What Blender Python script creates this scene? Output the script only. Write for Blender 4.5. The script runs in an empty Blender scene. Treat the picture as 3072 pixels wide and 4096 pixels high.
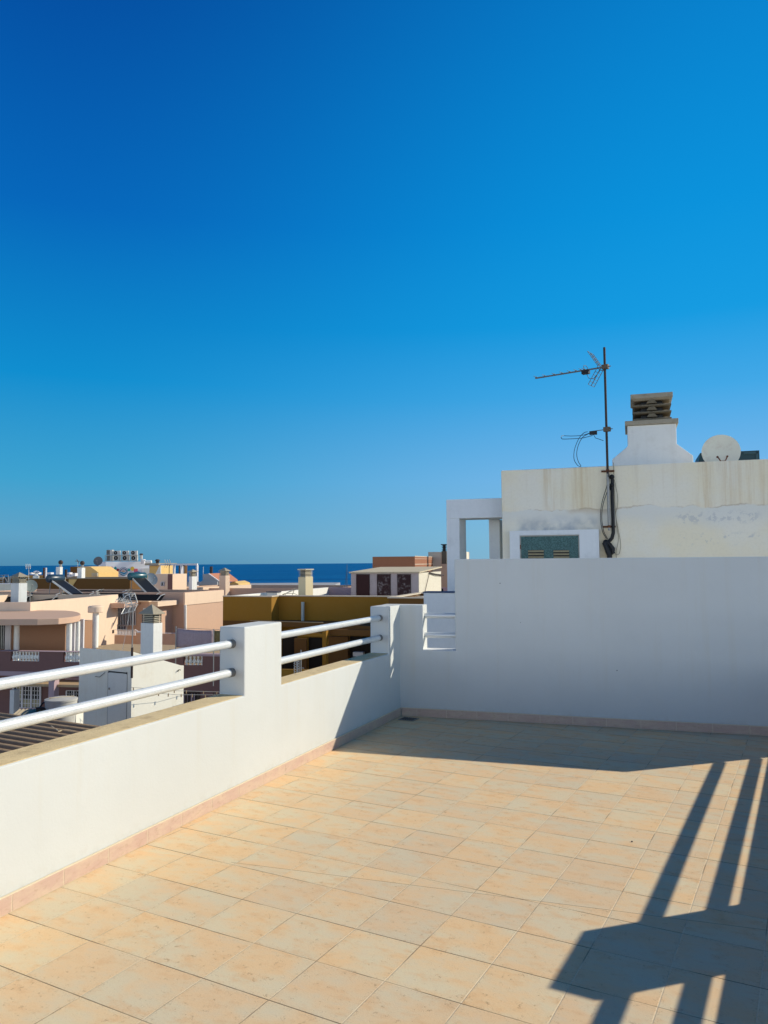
import bpy, bmesh, math, random
from mathutils import Vector as V, Matrix
random.seed(7)
SC = bpy.context.scene
COL = SC.collection
PI = math.pi
# ------------------------------------------------------------------ camera model (pixels of a 3072 x 4096 frame)
F = 3076.0; CX, CY = 1536.0, 2048.0; H = 1.6
ROLL = math.atan(0.0074); PITCH = math.atan((2263 - .0074 * 1536 - CY) * math.cos(ROLL) / F)
cr, sr, cp, sp = math.cos(ROLL), math.sin(ROLL), math.cos(PITCH), math.sin(PITCH)
EYE = V((0, 0, H))
def ray(px, py):
    x = px - CX; y = CY - py
    xr = cr * x + sr * y; yr = -sr * x + cr * y
    return V((xr, F * cp - yr * sp, F * sp + yr * cp)) / F
def W(px, py, d):
    r = ray(px, py); return EYE + r * (d / r.y)
def onplane(px, py, p0, n):
    r = ray(px, py); return EYE + r * ((p0 - EYE).dot(n) / r.dot(n))
def onz(px, py, z):
    r = ray(px, py); return EYE + r * ((z - H) / r.z)
def D(a):
    a = math.radians(a); return V((math.sin(a), math.cos(a), 0))
UP = V((0, 0, 1))
# ------------------------------------------------------------------ materials
MATS = {}
class NT:
    def __init__(s, name):
        s.m = bpy.data.materials.new(name); s.m.use_nodes = True
        s.t = s.m.node_tree; s.b = s.t.nodes['Principled BSDF']
    def n(s, typ, **kw):
        nd = s.t.nodes.new(typ)
        for k, v in kw.items():
            if k in nd.inputs.keys(): nd.inputs[k].default_value = v
            else: setattr(nd, k, v)
        return nd
    def l(s, a, b): s.t.links.new(a, b)
    def math(s, op, a, b=None, c=None, clamp=False):
        nd = s.t.nodes.new('ShaderNodeMath'); nd.operation = op; nd.use_clamp = clamp
        for i, x in enumerate((a, b, c)):
            if x is None: continue
            if isinstance(x, (int, float)): nd.inputs[i].default_value = x
            else: s.l(x, nd.inputs[i])
        return nd.outputs[0]
    def mix(s, fac, a, b, blend='MIX'):
        nd = s.t.nodes.new('ShaderNodeMix'); nd.data_type = 'RGBA'; nd.blend_type = blend
        for i, x in ((0, fac), (6, a), (7, b)):
            if isinstance(x, (int, float)): nd.inputs[i].default_value = x
            elif isinstance(x, tuple): nd.inputs[i].default_value = (*x, 1) if len(x) == 3 else x
            else: s.l(x, nd.inputs[i])
        return nd.outputs[2]
    def ramp(s, fac, a, b):   # smooth 0..1 between a and b
        nd = s.t.nodes.new('ShaderNodeMapRange'); nd.interpolation_type = 'SMOOTHSTEP'
        s.l(fac, nd.inputs[0]); nd.inputs[1].default_value = a; nd.inputs[2].default_value = b
        return nd.outputs[0]
    def pos(s, rotz=0, scale=(1, 1, 1)):
        g = s.n('ShaderNodeNewGeometry'); mp = s.n('ShaderNodeMapping')
        mp.inputs['Rotation'].default_value = (0, 0, rotz); mp.inputs['Scale'].default_value = scale
        s.l(g.outputs['Position'], mp.inputs[0]); return mp.outputs[0]
    def noise(s, vec, scale, detail=4, rough=.55):
        nd = s.n('ShaderNodeTexNoise'); nd.inputs['Scale'].default_value = scale
        nd.inputs['Detail'].default_value = detail; nd.inputs['Roughness'].default_value = rough
        s.l(vec, nd.inputs['Vector']); return nd.outputs['Fac']
    def bump(s, h, strength, dist=.01, prev=None):
        nd = s.n('ShaderNodeBump'); nd.inputs['Strength'].default_value = strength; nd.inputs['Distance'].default_value = dist
        s.l(h, nd.inputs['Height'])
        if prev is not None: s.l(prev, nd.inputs['Normal'])
        s.l(nd.outputs[0], s.b.inputs['Normal']); return nd.outputs[0]
def mat(name, col, rough=.8, var=.06, dirt=0., dirtcol=(.3, .22, .13), scale=3., bump=.15, bscale=60., metal=0., streak=0., spec=.3):
    if name in MATS: return MATS[name]
    s = NT(name); s.b.inputs['Roughness'].default_value = rough; s.b.inputs['Metallic'].default_value = metal
    s.b.inputs['Specular IOR Level'].default_value = spec
    p = s.pos(); base = tuple(col)
    c = s.mix(s.noise(p, scale), tuple(x * (1 - var) for x in col), tuple(min(1, x * (1 + var)) for x in col))
    c = s.mix(s.ramp(s.noise(p, scale * 9, 6), .3, .7), c, tuple(x * (1 - var * .6) for x in col))
    if streak:
        st = s.noise(s.pos(scale=(9, 9, .35)), 1.0, 5)
        c = s.mix(s.math('MULTIPLY', s.ramp(st, .5, .75), streak), c, dirtcol)
    if dirt:
        c = s.mix(s.math('MULTIPLY', s.ramp(s.noise(p, scale * 2.2, 8, .65), .48, .72), dirt), c, dirtcol)
    s.l(c, s.b.inputs['Base Color'])
    if bump: s.bump(s.noise(p, bscale, 6), bump, .004)
    MATS[name] = s.m; return s.m
# ------------------------------------------------------------------ mesh builder
class MB:
    def __init__(s): s.v = []; s.f = []; s.smooth = []
    def add(s, verts, faces, smooth=False):
        o = len(s.v); s.v += [V(x) for x in verts]
        for f in faces: s.f.append(tuple(i + o for i in f)); s.smooth.append(smooth)
        return s
    def frame(s, o, a, b, c):
        """box from corner o with edge vectors a, b, c"""
        o = V(o); p = [o, o + a, o + a + b, o + b, o + c, o + a + c, o + a + b + c, o + b + c]
        return s.add(p, [(0, 3, 2, 1), (4, 5, 6, 7), (0, 1, 5, 4), (1, 2, 6, 5), (2, 3, 7, 6), (3, 0, 4, 7)])
    def cbox(s, c, size, az=0):
        a = D(az + 90) * size[0]; b = D(az) * size[1]; z = UP * size[2]
        return s.frame(V(c) - a / 2 - b / 2, a, b, z)           # c = centre of the bottom; size across, along az, up
    def prism(s, poly, ext):
        n = len(poly); ext = V(ext); p = [V(x) for x in poly]
        return s.add(p + [x + ext for x in p], [tuple(range(n))[::-1], tuple(range(n, 2 * n))] + [(i, (i + 1) % n, (i + 1) % n + n, i + n) for i in range(n)])
    def tube(s, p0, p1, r, n=10, r1=None, cap=True):
        return s.path([p0, p1], r, n, r1)
    def path(s, pts, r, n=8, r1=None, closed=False):
        pts = [V(p) for p in pts]; m = len(pts); rings = []
        up = None
        for i, p in enumerate(pts):
            t = (pts[min(i + 1, m - 1)] - pts[max(i - 1, 0)]).normalized()
            if up is None:
                up = UP if abs(t.z) < .9 else V((1, 0, 0))
            x = t.cross(up)
            if x.length < 1e-4: x = t.cross(V((1, .3, .2)))
            x.normalize(); y = x.cross(t).normalized(); up = y
            rr = r if r1 is None else r + (r1 - r) * i / (m - 1)
            rings.append([p + (x * math.cos(2 * PI * k / n) + y * math.sin(2 * PI * k / n)) * rr for k in range(n)])
        vs = [q for g in rings for q in g]
        fs = [(i * n + k, (i + 1) * n + k, (i + 1) * n + (k + 1) % n, i * n + (k + 1) % n) for i in range(m - 1) for k in range(n)]
        s.add(vs, fs, True)
        s.add(rings[0], [tuple(range(n))]); s.add(rings[-1], [tuple(range(n))[::-1]])
        return s
    def lathe(s, base, prof, n=12, axis=UP):
        base = V(base); axis = V(axis).normalized()
        x = axis.orthogonal().normalized(); y = axis.cross(x)
        rings = [[base + axis * z + (x * math.cos(2 * PI * k / n) + y * math.sin(2 * PI * k / n)) * max(r, .0005) for k in range(n)] for r, z in prof]
        m = len(rings)
        s.add([q for g in rings for q in g], [(i * n + k, i * n + (k + 1) % n, (i + 1) * n + (k + 1) % n, (i + 1) * n + k) for i in range(m - 1) for k in range(n)], True)
        s.add(rings[0], [tuple(range(n))[::-1]]); s.add(rings[-1], [tuple(range(n))])
        return s
    def ball(s, c, r, n=12):
        return s.lathe(V(c) - UP * r, [(r * math.sin(PI * i / 8), r - r * math.cos(PI * i / 8)) for i in range(9)], n)
    def build(s, name, m, parent=None, bevel=0., origin=None):
        me = bpy.data.meshes.new(name)
        root = parent
        off = V((0, 0, 0))
        if parent is not None:
            while root.parent is not None: root = root.parent
            off = V(root['_loc'])
        elif origin is not None: off = V(origin)
        me.from_pydata([tuple(v - off) for v in s.v], [], s.f)
        for p, sm in zip(me.polygons, s.smooth): p.use_smooth = sm
        bm = bmesh.new(); bm.from_mesh(me); bmesh.ops.recalc_face_normals(bm, faces=bm.faces); bm.to_mesh(me); bm.free()
        if any(s.smooth): me.set_sharp_from_angle(angle=math.radians(38))
        me.materials.append(m if not isinstance(m, str) else MATS[m]); me.update()
        o = bpy.data.objects.new(name, me); COL.objects.link(o)
        if parent is not None: o.parent = parent
        elif origin is not None: o.location = origin
        if bevel:
            b = o.modifiers.new('b', 'BEVEL'); b.width = bevel; b.segments = 2; b.limit_method = 'ANGLE'
        return o
def tag(o, label=None, cat=None, group=None, kind=None):
    if label: o['label'] = label
    if cat: o['category'] = cat
    if group: o['group'] = group
    if kind: o['kind'] = kind
    return o
def thing(name, loc, label, cat, group=None, kind='thing'):
    o = bpy.data.objects.new(name, None); COL.objects.link(o); o.location = loc; o['_loc'] = list(loc)
    o.empty_display_size = .2
    return tag(o, label, cat, group, kind)
def one(mb, name, m, label, cat, group=None, origin=None, kind='thing', bevel=0.):
    c = V(origin) if origin is not None else sum(mb.v, V((0, 0, 0))) / len(mb.v)
    if origin is None: c.z = min(v.z for v in mb.v)
    return tag(mb.build(name, m, None, bevel, c), label, cat, group, kind)
def copy_tree(o, parent=None):
    c = o.copy(); COL.objects.link(c); c.parent = parent
    for ch in [x for x in bpy.data.objects if x.parent is o]: copy_tree(ch, c)
    return c
def spline(pts, n=6):
    pts = [V(p) for p in pts]; P = [pts[0] * 2 - pts[1], *pts, pts[-1] * 2 - pts[-2]]; out = []
    for i in range(1, len(P) - 2):
        for j in range(n):
            t = j / n; a, b, c, d = P[i - 1:i + 3]
            out.append(.5 * (2 * b + (c - a) * t + (2 * a - 5 * b + 4 * c - d) * t * t + (3 * b - a - 3 * c + d) * t ** 3))
    return out + [pts[-1]]
class Face:
    """a vertical plane through K along horizontal direction d; n points to the outside (the viewer)"""
    def __init__(s, K, d):
        s.K = V(K); s.d = V(d).normalized(); s.n = V((s.d.y, -s.d.x, 0))
        if s.n.dot(EYE - s.K) < 0: s.n = -s.n
    def at(s, px, py, out=0.): return onplane(px, py, s.K + s.n * out, s.n)
    def t(s, px, py=2400, out=0.): return (s.at(px, py, out) - s.K).dot(s.d)
    def rect(s, mb, x0, y0, x1, y1, out=.03, back=.05, base=0.):
        a = s.at(x0, y0, base); b = s.at(x1, y1, base); za = max(a.z, b.z); zb = min(a.z, b.z)
        ta = (a - s.K).dot(s.d); tb = (b - s.K).dot(s.d)
        o = s.K + s.d * ta; o.z = zb; o = o - s.n * back
        return mb.frame(o, s.d * (tb - ta), s.n * (out + back), UP * (za - zb))
def col_on(K, d, px, py):
    """distance from K along d to the pixel column px"""
    return Face(K, d).t(px, py)
# ------------------------------------------------------------------ material set
def plaster(name, base):
    s = NT(name); p = s.pos(); sep = s.n('ShaderNodeSeparateXYZ'); s.l(p, sep.inputs[0]); Z = sep.outputs[2]
    c = s.mix(s.ramp(s.noise(p, .9, 4), .3, .7), tuple(x * .965 for x in base), tuple(x * 1.02 for x in base))
    c = s.mix(s.math('MULTIPLY', s.ramp(s.noise(p, 4.5, 8, .7), .50, .72), .20), c, tuple(x * .90 for x in base))
    drip = s.ramp(s.noise(s.pos(scale=(5, 5, .22)), 1.7, 6, .65), .50, .74)
    c = s.mix(s.math('MULTIPLY', drip, s.math('MULTIPLY', s.ramp(Z, .05, .62), .20)), c, (base[0] * .92, base[1] * .80, base[2] * .60))
    low = s.math('MULTIPLY', s.math('SUBTRACT', 1, s.ramp(Z, .085, .17)), s.ramp(s.noise(p, 14, 6, .7), .42, .68))
    c = s.mix(s.math('MULTIPLY', low, .18), c, (base[0] * .72, base[1] * .62, base[2] * .48))
    s.l(c, s.b.inputs['Base Color']); s.b.inputs['Roughness'].default_value = .88; s.b.inputs['Specular IOR Level'].default_value = .25
    b1 = s.bump(s.noise(p, 3.5, 4, .5), .35, .010); s.bump(s.noise(p, 70, 6, .6), .28, .003, b1)
    return s.m
white = plaster('white_render', (.625, .63, .585)); MATS['white_render'] = white
white_b = mat('white_paint_cool', (.78, .78, .75), .85, .05, .25, (.5, .5, .48), 2.0, .25, 40, streak=.15)
coping_m = mat('weathered_coping', (.74, .57, .31), .9, .16, .5, (.36, .24, .12), 5., .8, 90)
metal_m = mat('painted_rail', (.72, .73, .70), .28, .04, .25, (.45, .45, .43), 6., .08, 120, metal=.2, spec=.5)
ring_m = mat('dark_ring', (.20, .19, .17), .6, .2, bump=.3)
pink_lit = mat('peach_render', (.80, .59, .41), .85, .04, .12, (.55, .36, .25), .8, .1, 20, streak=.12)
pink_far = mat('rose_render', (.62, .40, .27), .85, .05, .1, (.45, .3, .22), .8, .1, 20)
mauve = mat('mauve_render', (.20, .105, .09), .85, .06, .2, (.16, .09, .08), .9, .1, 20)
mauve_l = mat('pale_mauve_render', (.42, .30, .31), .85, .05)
ochre = mat('ochre_render', (.30, .145, .014), .85, .06, .25, (.3, .16, .03), .6, .1, 20, streak=.2)
ochre_l = mat('yellow_render', (.72, .47, .17), .85, .05, .1, (.5, .3, .1), .8, .1, 20)
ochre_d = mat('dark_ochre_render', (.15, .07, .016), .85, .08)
cream = mat('cream_render', (.78, .70, .54), .85, .05, .2, (.5, .4, .25), 1., .1, 20, streak=.25)
chim_w = mat('white_chimney_render', (.84, .81, .72), .85, .04, .15, (.5, .44, .33), 3., .1, 30, streak=.25)
terr_m = mat('roof_terrace_tile', (.48, .34, .19), .9, .1, .3, (.25, .17, .1), 1.5)
roof_d = mat('dark_roof_felt', (.035, .032, .03), .9, .2)
roof_g = mat('grey_roof_screed', (.42, .38, .32), .9, .12, .3, (.25, .2, .15), 2.)
black_m = mat('black_plastic', (.012, .012, .013), .5, .2, bump=.1)
black_r = mat('solar_rubber', (.008, .008, .009), .9, .2, bump=.2, bscale=10)
conc = mat('cap_concrete', (.40, .34, .24), .9, .15, .4, (.2, .16, .1), 6., .4)
conc_d = mat('dark_cap', (.10, .085, .06), .9, .2, .4, (.05, .04, .03), 6., .4)
louv_m = mat('louvre_concrete', (.20, .16, .10), .9, .2, .5, (.07, .06, .045), 9., .5)
louv_l = mat('pale_louvre', (.62, .54, .38), .9, .1, .3, (.3, .22, .12), 9., .3)
glass_d = mat('dark_glass', (.01, .012, .014), .12, .1, bump=0, spec=.6)
frame_w = mat('white_frame', (.70, .66, .64), .6, .04)
grey_p = mat('grey_panel', (.64, .62, .56), .8, .05, .15, (.3, .3, .3), 1.5, .1, 20, streak=.15)
shed_w = mat('shed_render', (.78, .74, .62), .88, .05, .2, (.6, .48, .3), 1.2, .2, 30, streak=.15)
galv = mat('galvanised_steel', (.34, .33, .30), .5, .12, .3, (.2, .12, .07), 20., .1, metal=.5)
alu = mat('aluminium_rod', (.62, .60, .54), .4, .1, metal=.3)
mast_m = mat('dark_mast', (.055, .038, .03), .7, .3, .6, (.14, .06, .03), 25., .2)
rust = mat('rust', (.16, .06, .025), .9, .3)
dish_w = mat('enamelled_dish', (.74, .72, .58), .6, .03, .25, (.34, .16, .06), 3.4, .05)
dish_g = mat('grey_dish', (.12, .13, .14), .6, .1)
teal_m = mat('teal_metal', (.03, .075, .08), .5, .15)
brick_m = mat('brick_render', (.34, .14, .07), .9, .2, .4, (.2, .08, .04), 8.)
door_r = mat('oxblood_door', (.045, .012, .010), .7, .4)
door_s = mat('peeling_door', (.05, .022, .02), .8, .3, .85, (.30, .26, .24), 2.2, .3)
cloth_m = mat('mauve_tarpaulin', (.40, .30, .31), .9, .2, .3, (.28, .2, .22), 2., .3, 8, streak=.5)
cloth_o = mat('olive_tarpaulin', (.24, .19, .08), .9, .2)
tank_m = mat('fibre_cement_tank', (.52, .49, .42), .85, .1, .3, (.3, .26, .2), 4., .2)
corr_m = mat('fibre_cement_sheet', (.36, .25, .15), .95, .2, .5, (.15, .11, .075), 4., .3)
wood_m = mat('pale_timber', (.55, .45, .30), .85, .15)
ac_m = mat('unit_casing', (.55, .53, .47), .6, .08)
redroof = mat('terracotta_roof', (.50, .20, .11), .9, .2)
grey_h = mat('grey_house_render', (.38, .38, .37), .85, .06)
curt = mat('pale_curtain', (.45, .38, .22), .9, .2)
tankb = mat('dark_blue_tank', (.02, .045, .07), .35, .1, spec=.5)
pegm = mat('clothes_peg', (.35, .25, .15), .8, .4)
# --- floor tiles
def floor_material():
    s = NT('beige_stone_tile'); A = math.radians(28.8)
    p = s.pos()
    sep = s.n('ShaderNodeSeparateXYZ'); s.l(p, sep.inputs[0]); X, Y = sep.outputs[0], sep.outputs[1]
    u = s.math('SUBTRACT', s.math('MULTIPLY', X, math.cos(A)), s.math('MULTIPLY', Y, math.sin(A)))
    v = s.math('ADD', s.math('MULTIPLY', X, math.sin(A)), s.math('MULTIPLY', Y, math.cos(A)))
    cu = s.math('DIVIDE', s.math('ADD', u, .535), .3162); cv = s.math('DIVIDE', s.math('SUBTRACT', v, 3.61), .3115)
    fu = s.math('FRACT', cu); fv = s.math('FRACT', cv)
    du = s.math('MULTIPLY', s.math('MINIMUM', fu, s.math('SUBTRACT', 1, fu)), .3162)
    dv = s.math('MULTIPLY', s.math('MINIMUM', fv, s.math('SUBTRACT', 1, fv)), .3115)
    # diagonal cut seam
    dist = s.math('SUBTRACT', s.math('SUBTRACT', v, 3.325), s.math('MULTIPLY', s.math('ADD', u, 2.76), .192))
    seam = s.math('ABSOLUTE', dist)
    side = s.math('GREATER_THAN', dist, 0)
    cid = s.n('ShaderNodeCombineXYZ'); s.l(s.math('FLOOR', cu), cid.inputs[0]); s.l(s.math('FLOOR', cv), cid.inputs[1]); s.l(side, cid.inputs[2])
    wn = s.n('ShaderNodeTexWhiteNoise'); wn.noise_dimensions = '3D'; s.l(cid.outputs[0], wn.inputs['Vector'])
    sh = s.n('ShaderNodeVectorMath', operation='SCALE'); sh.inputs['Scale'].default_value = 40; s.l(wn.outputs['Color'], sh.inputs[0])
    uv = s.n('ShaderNodeCombineXYZ'); s.l(u, uv.inputs[0]); s.l(v, uv.inputs[1])
    ad = s.n('ShaderNodeVectorMath', operation='ADD'); s.l(uv.outputs[0], ad.inputs[0]); s.l(sh.outputs[0], ad.inputs[1])
    st = s.n('ShaderNodeMapping'); st.inputs['Scale'].default_value = (.75, 1.25, 1); s.l(ad.outputs[0], st.inputs[0])
    big = s.noise(st.outputs[0], 5.2, 4, .5); mid = s.noise(st.outputs[0], 13, 6, .6); fine = s.noise(ad.outputs[0], 42, 8, .72); spk = s.noise(ad.outputs[0], 120, 6, .7)
    c = s.mix(s.ramp(big, .34, .68), (.83, .575, .315), (.75, .625, .405))
    c = s.mix(s.math('MULTIPLY', s.ramp(mid, .48, .74), .55), c, (.75, .45, .215))
    c = s.mix(s.math('MULTIPLY', s.ramp(mid, .50, .30), .25), c, (.68, .60, .44))
    c = s.mix(s.math('MULTIPLY', s.math('MULTIPLY', s.ramp(fine, .56, .66), s.ramp(mid, .45, .62)), .55), c, (.44, .29, .16))
    c = s.mix(s.math('MULTIPLY', s.ramp(spk, .56, .70), .34), c, (.44, .31, .18))
    hv = s.n('ShaderNodeHueSaturation'); s.l(c, hv.inputs['Color'])
    s.l(s.math('ADD', .94, s.math('MULTIPLY', wn.outputs['Value'], .10)), hv.inputs['Value'])
    s.l(s.math('ADD', .95, s.math('MULTIPLY', wn.outputs['Value'], .08)), hv.inputs['Saturation'])
    c = hv.outputs[0]
    gn = s.noise(uv.outputs[0], 3.5, 3)
    # grout: dark joints one way, pale joints the other
    gv = s.math('MULTIPLY', s.math('LESS_THAN', dv, .0024), s.ramp(s.noise(uv.outputs[0], 2.1, 3), .40, .55))
    gu = s.math('LESS_THAN', du, .0022); gs = s.math('MULTIPLY', s.math('LESS_THAN', seam, .0014), s.math('GREATER_THAN', u, -2.78))
    c = s.mix(s.math('MULTIPLY', gu, .72), c, s.mix(s.ramp(gn, .48, .66), (.80, .66, .44), (.22, .15, .09)))
    c = s.mix(s.math('MULTIPLY', s.math('MAXIMUM', gv, s.math('MULTIPLY', s.math('LESS_THAN', dv, .0020), .35)), .85), c, (.12, .08, .05))
    c = s.mix(s.math('MULTIPLY', gs, .8), c, (.12, .08, .05))
    # worn specks near joints
    edge = s.math('SUBTRACT', 1, s.ramp(s.math('MINIMUM', du, dv), .0, .03))
    c = s.mix(s.math('MULTIPLY', s.math('MULTIPLY', edge, s.ramp(spk, .50, .66)), .40), c, (.40, .28, .17))
    s.l(c, s.b.inputs['Base Color'])
    s.b.inputs['Roughness'].default_value = .72; s.b.inputs['Specular IOR Level'].default_value = .08
    gj = s.ramp(s.math('MINIMUM', s.math('MINIMUM', du, dv), s.math('ADD', seam, s.math('LESS_THAN', u, -2.78))), 0, .004)
    b1 = s.bump(gj, .38, .003); pits = s.ramp(fine, .60, .72)
    b2 = s.bump(s.math('MULTIPLY', pits, -1), .5, .003, b1); s.bump(spk, .35, .002, b2)
    return s.m
floor_m = floor_material()
def skirting_material():
    s = NT('pink_marbled_tile'); p = s.pos(scale=(1, 1, 2.2))
    n = s.noise(p, 7, 6, .65); n2 = s.noise(p, 22, 6, .7)
    c = s.mix(s.ramp(n, .35, .62), (.62, .46, .33), (.57, .39, .30))
    c = s.mix(s.math('MULTIPLY', s.ramp(n2, .5, .7), .5), c, (.42, .27, .18))
    s.l(c, s.b.inputs['Base Color']); s.b.inputs['Roughness'].default_value = .55; s.bump(n2, .2, .002)
    return s.m
skirt_m = skirting_material()
grout_m = mat('pale_grout', (.74, .63, .44), .9, .1)
# ------------------------------------------------------------------ terrace geometry
C = onz(1602.5, 2862, 0)
dl, db = D(22.85), D(107.71)
nl = V((dl.y, -dl.x, 0)); nb = V((db.y, -db.x, 0))     # both point into the terrace
U, VV = D(118.8), D(28.8)
def LW(s, off, z): return C + dl * s + nl * off + UP * z
def BW(s, off, z): return C + db * s + nb * off + UP * z
def RW(u, v, z): return U * u + VV * v + UP * z
SINK = -9.5
# floor slab
b0, b1 = BW(0, 0, 0), BW(4.42, 0, 0)
fl = MB().prism([b0 + UP * -.3, b1 + UP * -.3, RW(.48, -5, -.3), LW(-14.5, 0, -.3)], (0, 0, .3))
tag(fl.build('terrace_floor', floor_m), 'beige stone tiled terrace floor', 'floor', kind='structure')
# left parapet
lw = thing('parapet_wall', LW(-2.5, -.1, 0), 'white parapet with steel tube railings running along the left of the terrace', 'parapet')
TH = .21; T1 = .675; T2 = 1.155
prof = [(-9.3, SINK), (-9.3, T1), (-8.15, T1), (-8.15, T2), (-7.66, T2), (-7.66, T1), (-5.57, T1), (-5.57, T2), (-5.08, T2), (-5.08, T1),
        (-2.96, T1), (-2.96, T2), (-2.445, T2), (-2.445, T1), (-.30, T1), (-.30, T2 - .002), (.1, T2 - .002), (.1, SINK)]
MB().prism([LW(s, 0, z) for s, z in prof], nl * -TH).build('wall_body', white, lw, .009)
for a, b in ((-9.3, -8.15), (-7.66, -5.57), (-5.08, -2.96), (-2.445, -.30)):
    MB().frame(LW(a + .002, -.012, T1 - .01), dl * (b - a - .004), nl * -(TH - .018), UP * .0135).build('coping', coping_m, lw)
for z in (1.036, .835):
    for a, b in ((-9.3, -8.15), (-7.66, -5.57), (-5.08, -2.96), (-2.445, -.30)):
        r = MB().tube(LW(a + .01, -.1, z), LW(b - .01, -.1, z), .0285, 24).build('rail_tube', metal_m, lw)
        for e, q in ((b, -1), (a, 1)):
            MB().tube(LW(e, -.1, z), LW(e + q * .045, -.1, z), .0315, 20).build('collar', ring_m, r)  # slightly wider dark ring around each rail end
def skirting(parent, f, n0, n1, off0, pitch, dirv, nrm, hgt=.082):
    g = MB(); k = MB()
    g.frame(f(n0, .003, .002), dirv * (n1 - n0), nrm * .0098, UP * (hgt + .003))
    x = off0
    while x > n0: x -= pitch
    while x < n1:
        a = max(x, n0) + .0018; b = min(x + pitch, n1) - .0018
        if b - a > .02: k.frame(f(a, .0035, .004), dirv * (b - a), nrm * .0105, UP * (hgt - .004))
        x += pitch
    o = k.build('skirting', skirt_m, parent, .0015); g.build('grout', grout_m, o)
skirting(lw, LW, -9.3, -.016, -4.908, .3115, dl, nl)
# back wall
bw = thing('terrace_end_wall', BW(2.2, -.1, 0), 'tall white wall closing the end of the terrace, with a small railed opening', 'wall')
TB = .18; TT = 1.633
prof = [(-.205, SINK), (-.205, T2), (.252, T2), (.252, .689), (.597, .689), (.597, TT), (4.57, TT), (4.57, SINK)]
MB().prism([BW(s, 0, z) for s, z in prof], nb * -TB).build('wall_body', white, bw, .009)
for z in (1.041, .838):
    MB().tube(BW(.25, -.09, z), BW(.6, -.09, z), .0285, 24).build('rail_tube', metal_m, bw)
MB().frame(BW(.258, -.012, .684), db * .333, nb * -(TB - .024), UP * .0085).build('sill', white_b, bw)
skirting(bw, BW, 0.016, 4.33, .18, .3165, db, nb)
# blemishes on the end wall
for px, py, r in ((2000, 2333, .006), (2468, 2682, .006), (2082, 2490, .004)):
    MB().lathe(onplane(px, py, C, nb) - nb * .002, [(r, 0), (r * .7, .004)], 8, nb).build('nail_stub', black_m, bw)
# right parapet
rw = thing('parapet_wall', RW(.61, 3, 0), 'white parapet with tube railings closing the right side of the terrace', 'parapet')
prof = [(-4.9, SINK), (-4.9, T1), (-3.5, T1), (-3.5, T2), (-3, T2), (-3, T1), (-.75, T1), (-.75, T2), (-.26, T2), (-.26, T1), (1.75, T1), (1.75, T2), (2.24, T2), (2.24, T1),
        (4.362, T1), (4.362, T2), (4.874, T2), (4.874, T1), (8.08, T1), (8.08, SINK)]
MB().prism([RW(.457, v, z) for v, z in prof], U * .185).build('wall_body', white, rw, .009)
for z in (1.025, .818):
    for a, b in ((-3, -.75), (-.26, 1.75), (2.24, 4.362), (4.874, 8.0)):
        MB().tube(RW(.55, a, z), RW(.55, b, z), .031, 20).build('rail_tube', metal_m, rw)
for a, b in ((-4.9, -3.5), (-3, -.75), (-.26, 1.75), (2.24, 4.362), (4.874, 8.0)):
    MB().frame(RW(.469, a + .002, T1 - .01), VV * (b - a - .004), U * .161, UP * .0135).build('coping', coping_m, rw)
# floor drain
dp = onz(1635, 2877, .004)
dr = thing('floor_drain', dp, 'small dark square drain grate in the corner of the tiled floor', 'drain')
MB().frame(dp - U * .085 - VV * .07, U * .17, VV * .14, UP * .004).build('frame', galv, dr)
g = MB()
for i in range(6): g.frame(dp - U * .07 + U * .024 * i - VV * .055 + UP * .001, U * .012, VV * .11, UP * .005)
g.build('grate', black_m, dr)
for px, py, sz, lb in ((2528, 3367, .005, 'tiny dark stone chip lying in the sunlit middle right of the tiled floor'),):
    q = onz(px, py, .001); one(MB().lathe(q, [(sz, 0), (sz * 1.1, sz * .4), (sz * .5, sz)], 7), 'stone_chip', black_m if px > 2000 else wood_m, lb, 'pebble')
# ------------------------------------------------------------------ ground and sea
gm = mat('street_ground', (.22, .19, .15), .95, .15, .3, (.12, .1, .08), .2)
MB().add([(-400, -300, -10), (400, -300, -10), (400, 175, -10), (-400, 175, -10)], [(0, 1, 2, 3)]).build('ground', gm)
tag(bpy.data.objects['ground'], 'street level ground of the town', 'ground', kind='structure')
def sea_material():
    s = NT('sea_water'); p = s.pos(scale=(.25, 1, 1))
    n = s.noise(p, .012, 4, .6); n2 = s.noise(s.pos(scale=(.12, .5, 1)), .004, 3)
    c = s.mix(s.ramp(n, .35, .65), (.002, .075, .22), (.003, .115, .30))
    c = s.mix(s.math('MULTIPLY', s.ramp(n2, .5, .7), .4), c, (.01, .16, .36))
    s.l(c, s.b.inputs['Base Color']); s.b.inputs['Roughness'].default_value = .45
    s.b.inputs['IOR'].default_value = 1.12; s.b.inputs['Specular IOR Level'].default_value = .35
    w = s.noise(s.pos(scale=(.5, 1, 1)), .22, 5, .65); s.bump(w, 1.0, 1.6)
    return s.m
MB().add([(-60000, 160, -13), (60000, 160, -13), (60000, 60000, -13), (-60000, 60000, -13)], [(0, 1, 2, 3)]).build('sea', sea_material())
tag(bpy.data.objects['sea'], 'deep blue sea reaching the horizon', 'sea', kind='structure')
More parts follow.
